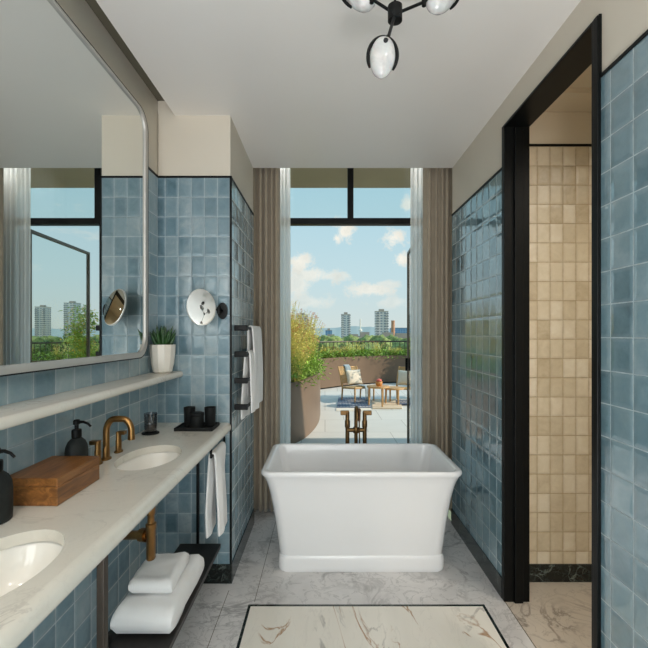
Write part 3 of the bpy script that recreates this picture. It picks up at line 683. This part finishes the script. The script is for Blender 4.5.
# ------------------------------------------------------------------ chandelier
hx_, hyy, hz_ = .2035, 1.279, 2.335
ch = thing('chandelier', 'black branched ceiling light with white glass pebble shades', 'ceiling light', (hx_, hyy, ZC))
obj('ceiling_rose', B().lathe([(.055, -.002), (.055, -.018), (.02, -.024)], (hx_, hyy, ZC), 26, .8, 1.1), M['black'], ch, smooth=True)
obj('stem', B().tube([(hx_, hyy, ZC - .02), (hx_, hyy, hz_)], .0035, 10), M['black'], ch, smooth=True)
obj('hub', B().lathe([(.015, -.028), (.021, -.025), (.021, .018), (.015, .022)], (hx_, hyy, hz_), 20).tube([(hx_, hyy - .02, hz_ - .012), (hx_, hyy + .02, hz_ - .012)], 0.011, 14), M['black'], ch, smooth=True)
def shade(tip, gc, tilt, gl, gw, hoop=True):
    tip = Vector(tip); gc = Vector(gc)
    ar = obj('arm', B().tube([(hx_, hyy, hz_ - .005), tip], .0045, 10).tube([tip + Vector((0, 0, .010)), tip - Vector((0, 0, .012))], .0065, 10), M['black'], ch, smooth=True)
    rot = Matrix.Rotation(tilt, 3, 'Y')
    b = B(); n = 20; R = []
    for k in range(0, 17):
        v = -.995 + 1.99 * k / 16; r = math.sqrt(max(0, 1 - abs(v) ** 2.5)) * (1 + .14 * v if v < 0 else 1 - .10 * v)
        R.append([gc + rot @ Vector((gw * r * math.cos(2 * PI * i / n), gw * .62 * r * math.sin(2 * PI * i / n), gl * v)) for i in range(n)])
    obj('glass_shade', b.rings(R), M['alabaster'], ch, smooth=True, angle=80)
    if hoop:
        pts = []
        for k in range(25):
            a = math.radians(-40 + 260 * k / 24); pts.append(gc + rot @ Vector((gw * 1.14 * math.cos(a) , .004, gl * .90 * math.sin(a) + gl * .12)))
        obj('hoop', B().tube(pts, .0048, 10), M['black'], ar, smooth=True)
    obj('clip', B().tube([tip, tip * .35 + gc * .65 + Vector((0, -.026, .012))], .006, 10), M['black'], ar, smooth=True)
shade((gx(387.5, 1.17), 1.17, gz(40, 1.17)), (gx(382.5, 1.16), 1.16, gz(57.5, 1.16)), .10, .056, .034)
shade((gx(372, 1.29), 1.30, gz(-1, 1.30)), (gx(360, 1.32), 1.32, gz(-9, 1.32)), -.45, .066, .048)
shade((gx(424, 1.30), 1.30, gz(2, 1.30)), (gx(441, 1.32), 1.32, gz(-7, 1.32)), .35, .066, .048)

# ------------------------------------------------------------------ terrace
struct('floor_terrace', B().box(-6, 9, YW + .1, 16, -.15, -.004), M['pavers'], 'pale paved roof terrace')
struct('wall_facade', B().box(-6, -.74, YW - .1, YW + .1, -.1, 3.6).box(1.17, 9, YW - .1, YW + .1, -.1, 3.6).box(-.74, 1.17, YW + .0, YW + .1, 3.0, 3.6), M['render'])
struct('canopy_slab', B().box(-6, 9, YW + .1, 5.15, gz(188, 5.15), 3.6), M['soffit'], 'beige overhang above the terrace door')

def wall_band(pts, h0, h1, th):
    """curved planter wall: outline offset to one side, with lip"""
    n = len(pts); L = []; 
    for i, p in enumerate(pts):
        a = Vector(pts[max(0, i - 1)]); c = Vector(pts[min(n - 1, i + 1)]); d = (c - a).normalized(); nr = Vector((-d.y, d.x))
        L.append((Vector(p), Vector(p) + nr * th))
    R = [[(a.x, a.y, h0), (a.x, a.y, h1), (c.x, c.y, h1), (c.x, c.y, h0)] for a, c in L]
    return B().rings(R), L
def smoothpts(P, n=10):
    out = []
    for i in range(len(P) - 1):
        p0, p1, p2, p3 = (Vector(P[max(0, min(len(P) - 1, k))]) for k in (i - 1, i, i + 1, i + 2))
        for k in range(n):
            t_ = k / n; out.append(.5 * ((2 * p1) + (p2 - p0) * t_ + (2 * p0 - 5 * p1 + 4 * p2 - p3) * t_ ** 2 + (3 * p1 - p0 - 3 * p2 + p3) * t_ ** 3))
    out.append(Vector(P[-1])); return out
PH = .78
left_line = smoothpts([(-2.6, 5.35), (-1.2, 5.22), (-.62, 5.36), (-.31, 5.8), (-.14, 6.6), (-.085, 7.4), (-.11, 8.2), (-.3, 8.9), (-.9, 9.35), (-2.6, 9.5)])
far_line = smoothpts([(-3.2, 10.2), (-1.6, 10.4), (-.7, 10.72), (-.12, 11.1), (.5, 11.75), (1.2, 12.3), (2.05, 12.6), (3.1, 12.3), (4.2, 11.3), (5.0, 9.8), (5.4, 8.2), (5.5, 6.2)])
pl = thing('curved_planter', 'low curved bronze planter on the left of the terrace', 'planter', (-1.2, 7.5, 0))
poly = [(p.x, p.y) for p in left_line]
b = B(); b.rings([[(x, y, 0) for x, y in poly], [(x, y, .02) for x, y in poly], [(x, y, PH) for x, y in poly]], cap0=False, cap1=False)
cpx, cpy = -1.4, 7.6
inner = [(cpx + (x - cpx) * .96, cpy + (y - cpy) * .96) for x, y in poly]
b.rings([[(x, y, PH) for x, y in poly], [(x, y, PH) for x, y in inner], [(x, y, PH - .12) for x, y in inner]], cap0=False, cap1=False)
obj('planter_wall', b, M['planter'], pl, smooth=True, angle=40)
obj('soil', B().rings([[(x, y, PH - .10) for x, y in inner], [(x, y, PH - .06) for x, y in inner]]), M['soil'], pl)
pf = thing('curved_planter', 'long curved bronze planter running round the far edge of the terrace', 'planter', (1.2, 12.3, 0))
b, LL = wall_band(far_line, .03, PH, .05); obj('planter_wall', b, M['planter'], pf, smooth=True, angle=40)
b, _ = wall_band([p + Vector((0, .03)) for p in far_line], 0, .06, .04); obj('plinth', b, M['black'], pf, smooth=True)
b = B(); R = []
for a, c in LL:
    nr = (c - a).normalized(); i0 = a + nr * .05; i1 = a + nr * .75
    R.append([(i0.x, i0.y, PH - .12), (i0.x, i0.y, PH - .07), (i1.x, i1.y, PH - .07), (i1.x, i1.y, PH - .12)])
obj('soil', b.rings(R), M['soil'], pf)

# planting: leafy undergrowth as masses, taller clumps one by one
def bush_mass(b, spots, n, hgt, ls, seed):
    random.seed(seed)
    for k in range(n):
        x, y, zb = random.choice(spots)
        x += random.gauss(0, .09); y += random.gauss(0, .14)
        z = zb + random.random() ** 1.3 * hgt
        a = random.uniform(0, 2 * PI); el = random.uniform(-.3, 1.2)
        b.leaf((x, y, z), (math.cos(a) * math.cos(el), math.sin(a) * math.cos(el), math.sin(el)), ls * random.uniform(.6, 1.4), ls * random.uniform(.3, .5))
    return b
edge = [(p.x, p.y) for p in left_line]
sp1 = []
for (x, y) in edge:
    for k in (.93, .85, .75): sp1.append((cpx + (x - cpx) * k, cpy + (y - cpy) * k, PH - .08))
o = obj('planter_undergrowth', bush_mass(B(), sp1, 5200, .26, .09, 21), M['leaf'])
tag(o, 'dense low green leaves filling the left curved planter', 'foliage', kind='stuff')
sp2 = []
for a, c in LL[6:]:
    nr = (c - a).normalized()
    for k in (.15, .28, .4): q = a + nr * k; sp2.append((q.x, q.y, PH - .08))
o = obj('planter_undergrowth', bush_mass(B(), sp2, 6500, .24, .10, 22), M['leaf'])
tag(o, 'low green leaves along the far curved planter', 'foliage', kind='stuff')

def grass_clump(x, y, z, h, seed, flower='rust_flower', n=70, spread=.28):
    random.seed(seed)
    root = thing('flowering_grass', '', 'plant', (x, y, z))
    st = B(); fl_ = B(); gl_ = B()
    for k in range(n):
        a = random.uniform(0, 2 * PI); lean = random.uniform(.05, spread); hh = h * random.uniform(.55, 1.05)
        bx_, by_ = x + random.gauss(0, .05), y + random.gauss(0, .05)
        p0 = Vector((bx_, by_, z)); p1 = p0 + Vector((math.cos(a) * lean * .4, math.sin(a) * lean * .4, hh * .6)); p2 = p0 + Vector((math.cos(a) * lean, math.sin(a) * lean, hh))
        st.tube([p0, p1, p2], [.004, .003, .002], 3)
        for q in range(7):
            t_ = random.uniform(.2, .95); pp = p0.lerp(p2, t_)
            aa = random.uniform(0, 2 * PI)
            (gl_ if t_ < .62 else st).leaf(pp, (math.cos(aa), math.sin(aa), .7), random.uniform(.04, .085), random.uniform(.015, .028))
        if random.random() < .5:
            for q in range(5):
                aa = random.uniform(0, 2 * PI)
                fl_.leaf(p2 + Vector((random.gauss(0, .012), random.gauss(0, .012), random.uniform(-.05, .02))), (math.cos(aa), math.sin(aa), .5), random.uniform(.02, .04), .022)
    obj('stalks', st, M['straw'], root)
    obj('leaves', gl_, M['leaf'], root)
    obj('flower_heads', fl_, M[flower], root)
    return root
gk = 0
for (x, y, h, fl_) in [(-.45, 5.85, .62, 'rust_flower'), (-.72, 6.1, .72, 'yellow'), (-.42, 6.5, .74, 'rust_flower'), (-.8, 6.9, .9, 'rust_flower'), (-.36, 7.2, .82, 'rust_flower'), (-.66, 7.6, .95, 'yellow'), (-.34, 8.0, .78, 'rust_flower'), (-.6, 8.5, .86, 'rust_flower'), (-1.1, 6.3, .8, 'yellow'), (-1.05, 7.3, .95, 'rust_flower'), (-1.0, 8.2, .9, 'rust_flower'), (-1.5, 6.8, .9, 'rust_flower')]:
    r_ = grass_clump(x, y, PH - .07, h * 1.28, 100 + gk, fl_, 110); gk += 1
    r_['label'] = 'tall straw coloured flowering grass in the left curved planter'; r_['group'] = 'flowering grasses in the left planter'
random.seed(5)
for k in range(20):
    i = 12 + int(k * (len(LL) - 14) / 20); a, c = LL[i]; nr = (c - a).normalized(); q = a + nr * random.uniform(.2, .45)
    r_ = grass_clump(q.x, q.y, PH - .07, random.uniform(.32, .52), 200 + k, 'yellow' if k % 3 else 'rust_flower', 34, .22)
    r_['label'] = 'wispy grass clump in the far curved planter before the railing'; r_['group'] = 'grasses in the far planter'
# railing behind the far planter
rl = thing('terrace_railing', 'thin metal railing behind the far curved planter', 'railing', (1.2, 13, .0))
rp = []
for a, c in LL:
    nr = (c - a).normalized(); q = a + nr * .85; rp.append((q.x, q.y))
zr = gz(341.5, 13.2)
obj('top_rail', B().tube([(x, y, zr) for x, y in rp], .022, 8), M['rail'], rl, smooth=True)
obj('bottom_rail', B().tube([(x, y, .45) for x, y in rp], .014, 8), M['rail'], rl, smooth=True)
acc = 0; cnt = 0; last = None; first = None
for (x0, y0), (x1, y1) in zip(rp, rp[1:]):
    L_ = math.hypot(x1 - x0, y1 - y0); s_ = -acc
    while s_ + .14 <= L_ and cnt < 96:
        s_ += .14; t_ = s_ / L_
        x, y = x0 + (x1 - x0) * t_, y0 + (y1 - y0) * t_
        if x < -1.2: continue
        cnt += 1
        if first is None:
            first = obj('baluster', B().tube([(x, y, 0), (x, y, zr)], .009, 6), M['rail'], rl); fpos = Vector((x, y, 0))
        else:
            cp = first.copy(); COL.objects.link(cp); cp.parent = rl; cp.location = Vector((x, y, 0)) - fpos
    acc = L_ - s_
# tall shrub reflected in the mirror, right of the terrace door
sh = thing('terrace_shrub', 'yellow flowered shrub at the right end of the terrace planting', 'plant', (3.4, 9.4, 0))
obj('pot', B().lathe([(.3, 0), (.36, .55), (.36, .6), (.32, .6), (.3, .5)], (3.4, 9.4, 0), 28), M['planter'], sh, smooth=True)
obj('leaves', bush_mass(B(), [(3.4 + .12 * math.cos(i), 9.4 + .12 * math.sin(i), .6 + .1 * (i % 12)) for i in range(36)], 1800, .3, .09, 31), M['leaf'], sh)
obj('flower_heads', bush_mass(B(), [(3.4 + .15 * math.cos(i), 9.4 + .15 * math.sin(i), .8 + .1 * (i % 10)) for i in range(30)], 500, .3, .06, 32), M['yellow'], sh)

# loungers
def chair(loc, rz, label):
    r = thing('lounge_chair', label, 'chair', (0, 0, 0), 'teak lounge chairs on the terrace'); ROOT[r.name] = Vector((0, 0, 0))
    w, dp, sh_, bh = .235, .26, .30, .69
    # local: front is -y
    for s in (-1, 1):
        obj('front_leg', B().tube([(s * w, -dp, 0), (s * w, -dp, sh_ + .01)], [.014, .02], 10), M['teak'], r, smooth=True)
        obj('rear_leg', B().tube([(s * w, dp - .02, 0), (s * w, dp - .05, .26), (s * w, dp + .03, .48), (s * w, dp + .13, bh)], [.015, .02, .019, .014], 10), M['teak'], r, smooth=True)
        obj('side_rail', B().tube([(s * w, -dp, sh_ - .015), (s * w, dp - .04, sh_ - .05)], .016, 8), M['teak'], r, smooth=True)
    obj('cross_rail', B().tube([(-w, -dp, sh_ - .015), (w, -dp, sh_ - .015)], .016, 8), M['teak'], r, smooth=True)
    obj('cross_rail', B().tube([(-w, dp + .125, bh - .02), (w, dp + .125, bh - .02)], .016, 8), M['teak'], r, smooth=True)
    b = B()
    for k in range(15):
        y = -dp + .02 + k * (2 * dp - .07) / 14; b.box(-w, w, y - .013, y + .013, sh_ - .012 - .03 * k / 14, sh_ + .004 - .03 * k / 14)
    obj('woven_seat', b, M['cord'], r, bevel=.003)
    b = B()
    for k in range(11):
        t_ = k / 10; z = .36 + t_ * .28; y = dp - .01 + t_ * .12; b.box(-w, w, y - .008, y + .008, z - .012, z + .012)
    obj('woven_back', b, M['cord'], r, bevel=.003)
    r.location = loc; r.rotation_euler = (0, 0, rz)
    return r
def pillow(name, label, c, rz, tilt, w=.19, h=.165):
    b = B()
    def fn(sgn):
        def f(u, v):
            a, c_ = u * 2 - 1, v * 2 - 1
            t_ = (1 - a ** 4) * (1 - c_ ** 4); pin = 1 - .08 * (1 - abs(a)) - 0
            return (a * w * (1 - .07 * (1 - c_ * c_)), sgn * .055 * max(0, t_) ** .6, c_ * h * (1 - .07 * (1 - a * a)))
        return f
    b.grid(fn(1), 14, 14).grid(fn(-1), 14, 14); bmesh.ops.remove_doubles(b.bm, verts=b.bm.verts, dist=1e-4)
    m_ = Matrix.Translation(c) @ Matrix.Rotation(rz, 4, 'Z') @ Matrix.Rotation(-tilt, 4, 'X')
    bmesh.ops.transform(b.bm, matrix=m_, verts=b.bm.verts)
    o = obj(name, b, M['cushion'], smooth=True, angle=120); return tag(o, label, 'cushion')
def lw(loc, rz, p):
    return Vector(loc) + Matrix.Rotation(rz, 3, 'Z') @ Vector(p)
RZ = .002
c1, r1 = (.68, 9.25, RZ + .008), .52
chair(c1, r1, 'teak lounge chair with a pale blue throw at the left of the tables')
pillow('cushion', 'cream cushion on the lounge chair with the pale blue throw', lw(c1, r1, (0, .125, .475)), r1, .34)
c2, r2 = (1.66, 9.15, RZ), -.45
chair(c2, r2, 'teak lounge chair at the right of the tables near the glass door')
pillow('cushion', 'cream cushion on the lounge chair at the right of the tables', lw(c2, r2, (0, .125, .475)), r2, .34)
def throw_part(path, wdt, rz, seed):
    def fn(u, v):
        n = len(path) - 1; t_ = v * n; i = min(n - 1, int(t_)); p = Vector(path[i]).lerp(Vector(path[i + 1]), t_ - i)
        return lw(c1, r1, (p.x + (u - .5) * wdt + noise.noise(Vector((v * 4, u, seed))) * .012, p.y + noise.noise(Vector((u * 5, v * 3, seed))) * .012, p.z))
    return B().grid(fn, 10, 40)
b = throw_part([(-.02, .43, .52), (-.02, .425, .70), (-.02, .40, .72), (-.02, .36, .69), (-.02, .27, .48)], .13, r1, 1)
tw = obj('throw_blanket', b, M['throw'], smooth=True, solid=.012, angle=120)
tag(tw, 'pale blue throw over the back of the left lounge chair', 'blanket')
b = throw_part([(.05, .05, .315), (.05, -.2, .325), (.05, -.30, .325), (.05, -.315, .29), (.05, -.33, .035)], .14, r1, 2)
tw = obj('throw_blanket', b, M['throw'], smooth=True, solid=.012, angle=120)
tag(tw, 'pale blue throw hanging down the seat front of the left lounge chair', 'blanket')
def round_table(x, y, r, h, label):
    t_ = thing('side_table', label, 'table', (x, y, RZ + .022))
    obj('table_top', B().lathe([(r * .97, h - .035), (r, h - .03), (r, h - .006), (r * .98, h)], (x, y, 0), 36), M['teak'], t_, smooth=True)
    for k in range(3):
        a = -1.2 + k * 2 * PI / 3
        obj('leg', B().tube([(x + r * .82 * math.cos(a), y + r * .82 * math.sin(a), RZ + .022), (x + r * .78 * math.cos(a), y + r * .78 * math.sin(a), h - .03)], [.016, .022], 10), M['teak'], t_, smooth=True)
    return t_
round_table(gx(378, 8.5), 8.5, .215, .40, 'round teak side table holding the orange flower pot')
round_table(gx(394, 8.75), 8.75, .2, .34, 'lower round teak side table tucked beside the taller one')
fp = thing('flower_pot', 'small orange pot of pink flowers on the round table', 'flower pot', (gx(379, 8.45), 8.45, .401))
obj('pot', B().lathe([(.04, .001), (.062, .03), (.068, .07), (.058, .09), (.052, .09), (.05, .06)], (gx(379, 8.45), 8.45, .40), 20), M['terracotta'], fp, smooth=True)
obj('flowers', bush_mass(B(), [(gx(379, 8.45) + .0 * i, 8.45, .485) for i in range(3)], 0, .06, .03, 41).lathe([(.03, .08), (.055, .1), (.05, .125), (.02, .14)], (gx(379, 8.45), 8.45, .40), 12), M['bloom'], fp, smooth=True)
def G(px, py): d = H * F / (py - CY); return (gx(px, d), d)
rn = thing('striped_rug', 'navy and white woven rug under the left lounge chair', 'rug', (.45, 8.5, 0))
P4 = [G(336.5, 408), G(371, 408), G(366, 397.5), G(338.5, 397.5)]
obj('rug_field', B().prism(P4, -.002, .008), M['rug_navy'], rn)
P5 = [G(336, 411), G(371.8, 411), G(371, 408.1), G(336.5, 408.1)]
obj('fringe', B().prism(P5, -.002, .006), M['fringe'], rn)
rc = obj('terrace_rug', B().prism([G(372.5, 409), G(402, 409), G(401, 400), G(371.5, 400)], -.002, .02), M['rug_cream'], bevel=.004); tag(rc, 'cream rug under the round tables on the terrace', 'rug')
r2_ = obj('terrace_rug', B().prism([G(397.5, 405.5), G(411, 405.5), G(409, 401), G(396, 401)], .0205, .03), M['rug_navy']); tag(r2_, 'flat navy striped piece under the right lounge chair', 'rug')  # thin navy striped slab beneath the right chair

# ------------------------------------------------------------------ city
GZ = -24
struct('ground_city', B().box(-1500, 1500, 18, 2600, GZ - 1, GZ), M['city_ground'])
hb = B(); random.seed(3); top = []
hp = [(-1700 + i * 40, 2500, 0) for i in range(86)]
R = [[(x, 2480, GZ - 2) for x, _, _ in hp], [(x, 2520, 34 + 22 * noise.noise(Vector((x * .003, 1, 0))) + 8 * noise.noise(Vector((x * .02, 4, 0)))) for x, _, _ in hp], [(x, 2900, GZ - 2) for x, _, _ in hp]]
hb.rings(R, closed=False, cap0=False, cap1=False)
struct('hills', hb, M['hills'], 'haze-tinted blue hills on the skyline')
def building(name, label, px0, px1, pyt, d, mat, depth=None, floors=True, group=None, cat='building', cap=True):
    x0, x1 = gx(px0, d), gx(px1, d); zt_ = gz(pyt, d); dp_ = depth or (x1 - x0)
    r = thing(name, label, cat, ((x0 + x1) / 2, d, GZ), group)
    obj('walls', B().box(x0, x1, d, d + dp_, GZ, zt_), M[mat], r, uv=True)
    obj('roof', B().box(x0 - .3, x1 + .3, d - .3, d + dp_ + .3, zt_, zt_ + .6), M['roofing'], r)
    if cap:
        w = x1 - x0
        obj('roof_plant', B().box(x0 + w * .3, x1 - w * .3, d + dp_ * .3, d + dp_ * .7, zt_ + .6, zt_ + 3.4), M['roofing'], r)
    if floors:
        b = B(); k = GZ + 6; n = 0
        while k < zt_ - 2:
            b.box(x0 - .5, x0 + (x1 - x0) * .28, d - .6, d + .3, k, k + 1.0); b.box(x1 - (x1 - x0) * .28, x1 + .5, d - .6, d + .3, k, k + 1.0); k += 3.2
        obj('balconies', b, M['white_block'], r)
    return r
building('tower_block', 'pale high rise tower in the middle of the skyline', 341.5, 350.3, 314.5, 620, 'tower_a')
building('tower_block', 'pale high rise tower on the skyline by the right chimney', 376, 388.3, 311.5, 560, 'tower_b')
building('tower_block', 'pale tower block rising behind the tall grasses', 297.5, 307.5, 315, 640, 'tower_a')
building('tower_block', 'lower tower half hidden by the left sheer curtain', 288, 297, 322, 660, 'tower_b')
building('tower_block', 'dark tower seen only in the wall mirror', 604, 614, 307, 700, 'tower_b')
building('tower_block', 'slim tower in the mirror reflection beside the door stile', 574, 585, 303, 690, 'tower_a')
building('office_block', 'small blue glass block on the skyline left of the middle tower', 325.5, 332, 330.5, 700, 'blue_block', floors=False)
building('office_block', 'wide blue glass block low on the skyline at the right', 394, 418, 328, 900, 'blue_block', 60, floors=False, cap=False)
building('low_building', 'long white low building below the mast', 354, 377, 337, 300, 'white_block', 14, False)
building('low_building', 'brick terrace building below the right tower', 377, 402, 338.5, 240, 'brick_block', 14, False)
building('low_building', 'brown low building behind the railing at the right', 386, 425, 342.5, 160, 'brick_block', 10, False)
building('low_building', 'cream low building behind the railing in the middle', 342, 366, 342, 190, 'white_block', 10, False)
building('low_building', 'brick low building between the trees left of the middle tower', 322, 340, 340, 260, 'brick_block', 12, False)
building('low_building', 'pale low building behind the flowering grasses', 300, 320, 338, 280, 'white_block', 12, False)
ms = thing('mast', 'slim white mast standing between the two tall towers', 'mast', (gx(360.3, 330), 330, GZ))
xm = gx(360.3, 330)
obj('pole', B().tube([(xm, 330, GZ), (xm, 330, gz(319, 330))], [1.0, .45], 10), M['white_steel'], ms, smooth=True)
obj('platform', B().lathe([(1.4, 0), (1.4, 1.2), (.6, 1.4)], (xm, 330, gz(331, 330)), 14), M['white_steel'], ms)
xc = gx(393, 380); cm = obj('chimney_stack', B().lathe([(2.2, GZ), (1.5, gz(321.5, 380)), (1.7, gz(321.3, 380)), (1.7, gz(320.5, 380))], (xc, 380, 0), 14), M['brick'], smooth=True, angle=40)
tag(cm, 'slim brick chimney right of the tallest tower', 'chimney')
random.seed(77)
ct = None; placed = [(gx(a_, b_), b_ + 6, c_) for a_, b_, c_ in ((365, 300, 9), (389, 240, 9), (405, 160, 9), (354, 190, 8), (331, 260, 8), (310, 280, 9), (360.3, 330, 6), (393, 380, 9))]
for k in range(240):
    d = random.uniform(60, 420); px = random.uniform(285, 425) if k < 190 else random.uniform(425, 640)
    x = gx(px, d); ztop = gz(random.uniform(335.5, 343), d); hgt = min(ztop - GZ, random.uniform(9, 16) + 20 * (d > 9e9)); ztop_ = ztop
    rad = 1.6 + d * .0075
    if any(math.hypot(x - a_, d - b_) < 1.35 * (rad + c_) for a_, b_, c_ in placed): continue
    placed.append((x, d, rad))
    if ct is None or len(placed) % 8 == 0:
        b = B(); bmesh.ops.create_icosphere(b.bm, subdivisions=3, radius=1)
        for v in b.bm.verts: v.co *= 1 + .45 * noise.noise(v.co * 1.9 + Vector((k, 0, 0))) + .34 * noise.noise(v.co * 4.6 + Vector((k, 3, 0)))
        r = thing('tree', 'round green tree among the buildings beyond the terrace', 'tree', (0, 0, 0), 'trees beyond the terrace')
        obj('crown', b, M['tree'], r, smooth=True, angle=180)
        obj('trunk', B().tube([(0, 0, -6.5), (0, 0, -.5)], [.12, .1], 8), M['bark'], r)
        ct = r
    else:
        r = copy_tree(ct)
    r.location = (x, d, ztop - rad * .8); r.scale = (rad, rad, rad * .85); r.rotation_euler = (0, 0, random.uniform(0, 6))
bk = thing('tree', 'nearer leafy tree beyond the railing seen in the wall mirror', 'tree', (9.5, 17, -5))
bb = B(); bush_mass(bb, [(9.5 + random.gauss(0, .9), 17 + random.gauss(0, .8), -1.2 + abs(random.gauss(0, .8))) for i in range(150)], 5200, .8, .2, 61)
obj('crown', bb, M['leaf_dark'], bk); obj('trunk', B().tube([(9.5, 17, GZ), (9.5, 17, -.6)], [.4, .15], 10), M['bark'], bk)

# ------------------------------------------------------------------ world sky with clouds
w = bpy.data.worlds.new('World'); sc.world = w; w.use_nodes = True
class WT(NT):
    def __init__(s, tree): s.t = tree; s.n = tree.nodes; s.l = tree.links
W = WT(w.node_tree); bg = W.n['Background']
dirv = W.coord('Generated'); nv = W.node('ShaderNodeVectorMath', operation='NORMALIZE'); W.l.new(dirv, nv.inputs[0]); dirn = nv.outputs[0]
sp = W.node('ShaderNodeSeparateXYZ'); W.l.new(dirn, sp.inputs[0])
sky = W.ramp(W.math('ADD', W.math('MULTIPLY', sp.outputs[2], .5), .5), [(0, S(150, 156, 140)), (.495, S(206, 216, 212)), (.51, S(208, 222, 220)), (.56, S(196, 222, 228)), (.65, S(176, 214, 228)), (.8, S(160, 204, 224)), (1, S(146, 192, 216))])
warp = W.noise(dirn, 24, 8, .68)
wob = W.math('MULTIPLY', W.math('SUBTRACT', warp, .5), 3.4)
mask = None
def puff(px, py, rx, ry, amt=1.0):
    global mask
    c = Vector(((px - CX) / F, 1, (CY - py) / F)).normalized()
    sub = W.node('ShaderNodeVectorMath', operation='SUBTRACT'); W.l.new(dirn, sub.inputs[0]); sub.inputs[1].default_value = c
    mu = W.node('ShaderNodeVectorMath', operation='MULTIPLY'); W.l.new(sub.outputs[0], mu.inputs[0]); mu.inputs[1].default_value = (F / rx, F / rx, F / ry)
    ln = W.node('ShaderNodeVectorMath', operation='LENGTH'); W.l.new(mu.outputs[0], ln.inputs[0])
    v = W.math('SUBTRACT', 1.0, W.math('ADD', ln.outputs['Value'], wob))
    v = W.math('MULTIPLY', W.math('MULTIPLY', v, 1.7, clamp=True), amt)
    mask = v if mask is None else W.math('MAXIMUM', mask, v)
for a in ((344, 232, 12, 12, 1), (337, 238, 7, 9, .9), (393, 239, 12, 11, 1), (401, 259, 9, 9, 1), (300, 262, 14, 12, .9), (312, 275, 30, 9, .75), (298, 284, 16, 14, .7), (332, 276, 24, 5, .6), (370, 290, 26, 8, .8), (386, 285, 14, 5, .6), (408, 205, 8, 8, .7), (310, 302, 30, 8, .45), (395, 302, 24, 6, .4)): puff(*a)
m2 = W.node('ShaderNodeMapping'); W.l.new(dirn, m2.inputs[0]); m2.inputs['Scale'].default_value = (1, 1, 2.6)
gen = W.ramp(W.noise(m2.outputs[0], 4.5, 6, .58), [(.56, (0, 0, 0)), (.70, (1, 1, 1))])
genm = W.math('MULTIPLY', W.math('MULTIPLY', gen, .8), W.math('GREATER_THAN', W.math('ABSOLUTE', W.math('DIVIDE', sp.outputs[0], W.math('MAXIMUM', sp.outputs[1], .001))), .3))
allm = W.math('MAXIMUM', mask, genm)
cc = W.ramp(warp, [(.3, S(226, 226, 216)), (.6, S(252, 247, 234))])
W.l.new(W.mix(allm, sky, cc), bg.inputs['Color']); bg.inputs['Strength'].default_value = 1.0

# ------------------------------------------------------------------ lights
def area(name, loc, rot, sx, sy, power, col=(1, 1, 1), spread=180):
    l = bpy.data.lights.new(name, 'AREA'); l.shape = 'RECTANGLE'; l.size = sx; l.size_y = sy; l.energy = power; l.color = col; l.spread = math.radians(spread)
    o = bpy.data.objects.new(name, l); COL.objects.link(o); o.location = loc; o.rotation_euler = rot; return o
su = bpy.data.lights.new('sun', 'SUN'); su.energy = 4.2; su.color = (1, .87, .68); su.angle = math.radians(.6)
so = bpy.data.objects.new('sun', su); COL.objects.link(so)
sd = Vector((-.90, .10, -.46)); so.rotation_euler = sd.to_track_quat('-Z', 'Y').to_euler()
area('rear_fill_light', (0, YB - .2, 1.3), (PI / 2, 0, 0), 1.3, 2.2, 58, (1, .985, 1))  # added fill from behind the camera, set outside the added window
up = thing('added_uplight', 'added fill light on the floor behind the camera', 'added light', (.0, -1.3, 0))
obj('housing', B().box(-.6, .6, -1.5, -1.1, 0, .08), M['black'], up, bevel=.004)
area('uplight_fill', (0, -1.3, .09), (PI, 0, 0), 1.1, .34, 100, (1, .975, .985))  # added fill light behind the camera to brighten the ceiling
for x0_, x1_, sd_ in ((-.60, -.36, 'left'), (.86, 1.04, 'right')):
    cv = thing('added_strip_light', 'slim added fill strip hidden in the curtain pocket at the %s sheer' % sd_, 'added light', ((x0_ + x1_) / 2, 3.62, 3.0))
    obj('housing', B().box(x0_, x1_, 3.605, 3.635, 2.985, 3.0), M['black'], cv, bevel=.003)
    area('strip_fill', ((x0_ + x1_) / 2, 3.62, 2.982), (0, 0, 0), x1_ - x0_ - .02, .025, 3.8, (1, 1, 1))  # added out of view to whiten the sheers
# unseen ceiling spots, added to brighten this room and the cream room
for i, (x, y, p, zc__, c_) in enumerate(((-.45, .2, 5, ZC, (1, .93, .84)), (.55, .2, 5, ZC, (1, .93, .84)), (1.75, 1.55, 9, 2.68, (1, .92, .80)), (1.55, .9, 9, 2.68, (1, .92, .80)))):
    dl_ = thing('added_downlight', ('added fill spot above the vanity side', 'added fill spot above the right wall', 'added fill spot nearer the cream tiled wall', 'added fill spot at the middle of the cream room')[i], 'ceiling light', (x, y, zc__))
    obj('bezel', B().lathe([(.036, -.001), (.05, -.001), (.05, -.006), (.036, -.008)], (x, y, zc__), 24, cap0=False, cap1=False), M['black'], dl_, smooth=True)
    l = bpy.data.lights.new('downlight_fill', 'AREA'); l.shape = 'DISK'; l.size = .07; l.energy = p; l.color = c_; l.spread = math.radians(150)
    o = bpy.data.objects.new('downlight_fill', l); COL.objects.link(o); o.location = (x, y, zc__ - .012)

# ------------------------------------------------------------------ camera
cam = bpy.data.cameras.new('camera'); co = bpy.data.objects.new('camera', cam); COL.objects.link(co)
cam.sensor_fit = 'HORIZONTAL'; cam.sensor_width = 36; cam.lens = 36 * F / 648
cam.shift_x = -(CX - 324) / 648; cam.shift_y = (CY - 324) / 648
cam.clip_start = .02; cam.clip_end = 6000
co.location = (0, 0, H); co.rotation_euler = (PI / 2, 0, 0); sc.camera = co
sc.view_settings.view_transform = 'Standard'; sc.view_settings.look = 'None'; sc.view_settings.gamma = 1; sc.view_settings.use_curve_mapping = False
sc.view_settings.exposure = 0
sc.cycles.use_denoising = True; sc.cycles.max_bounces = 12; sc.cycles.diffuse_bounces = 6; sc.cycles.transparent_max_bounces = 24; sc.cycles.caustics_reflective = False; sc.cycles.caustics_refractive = False
sc.cycles.sample_clamp_indirect = 6
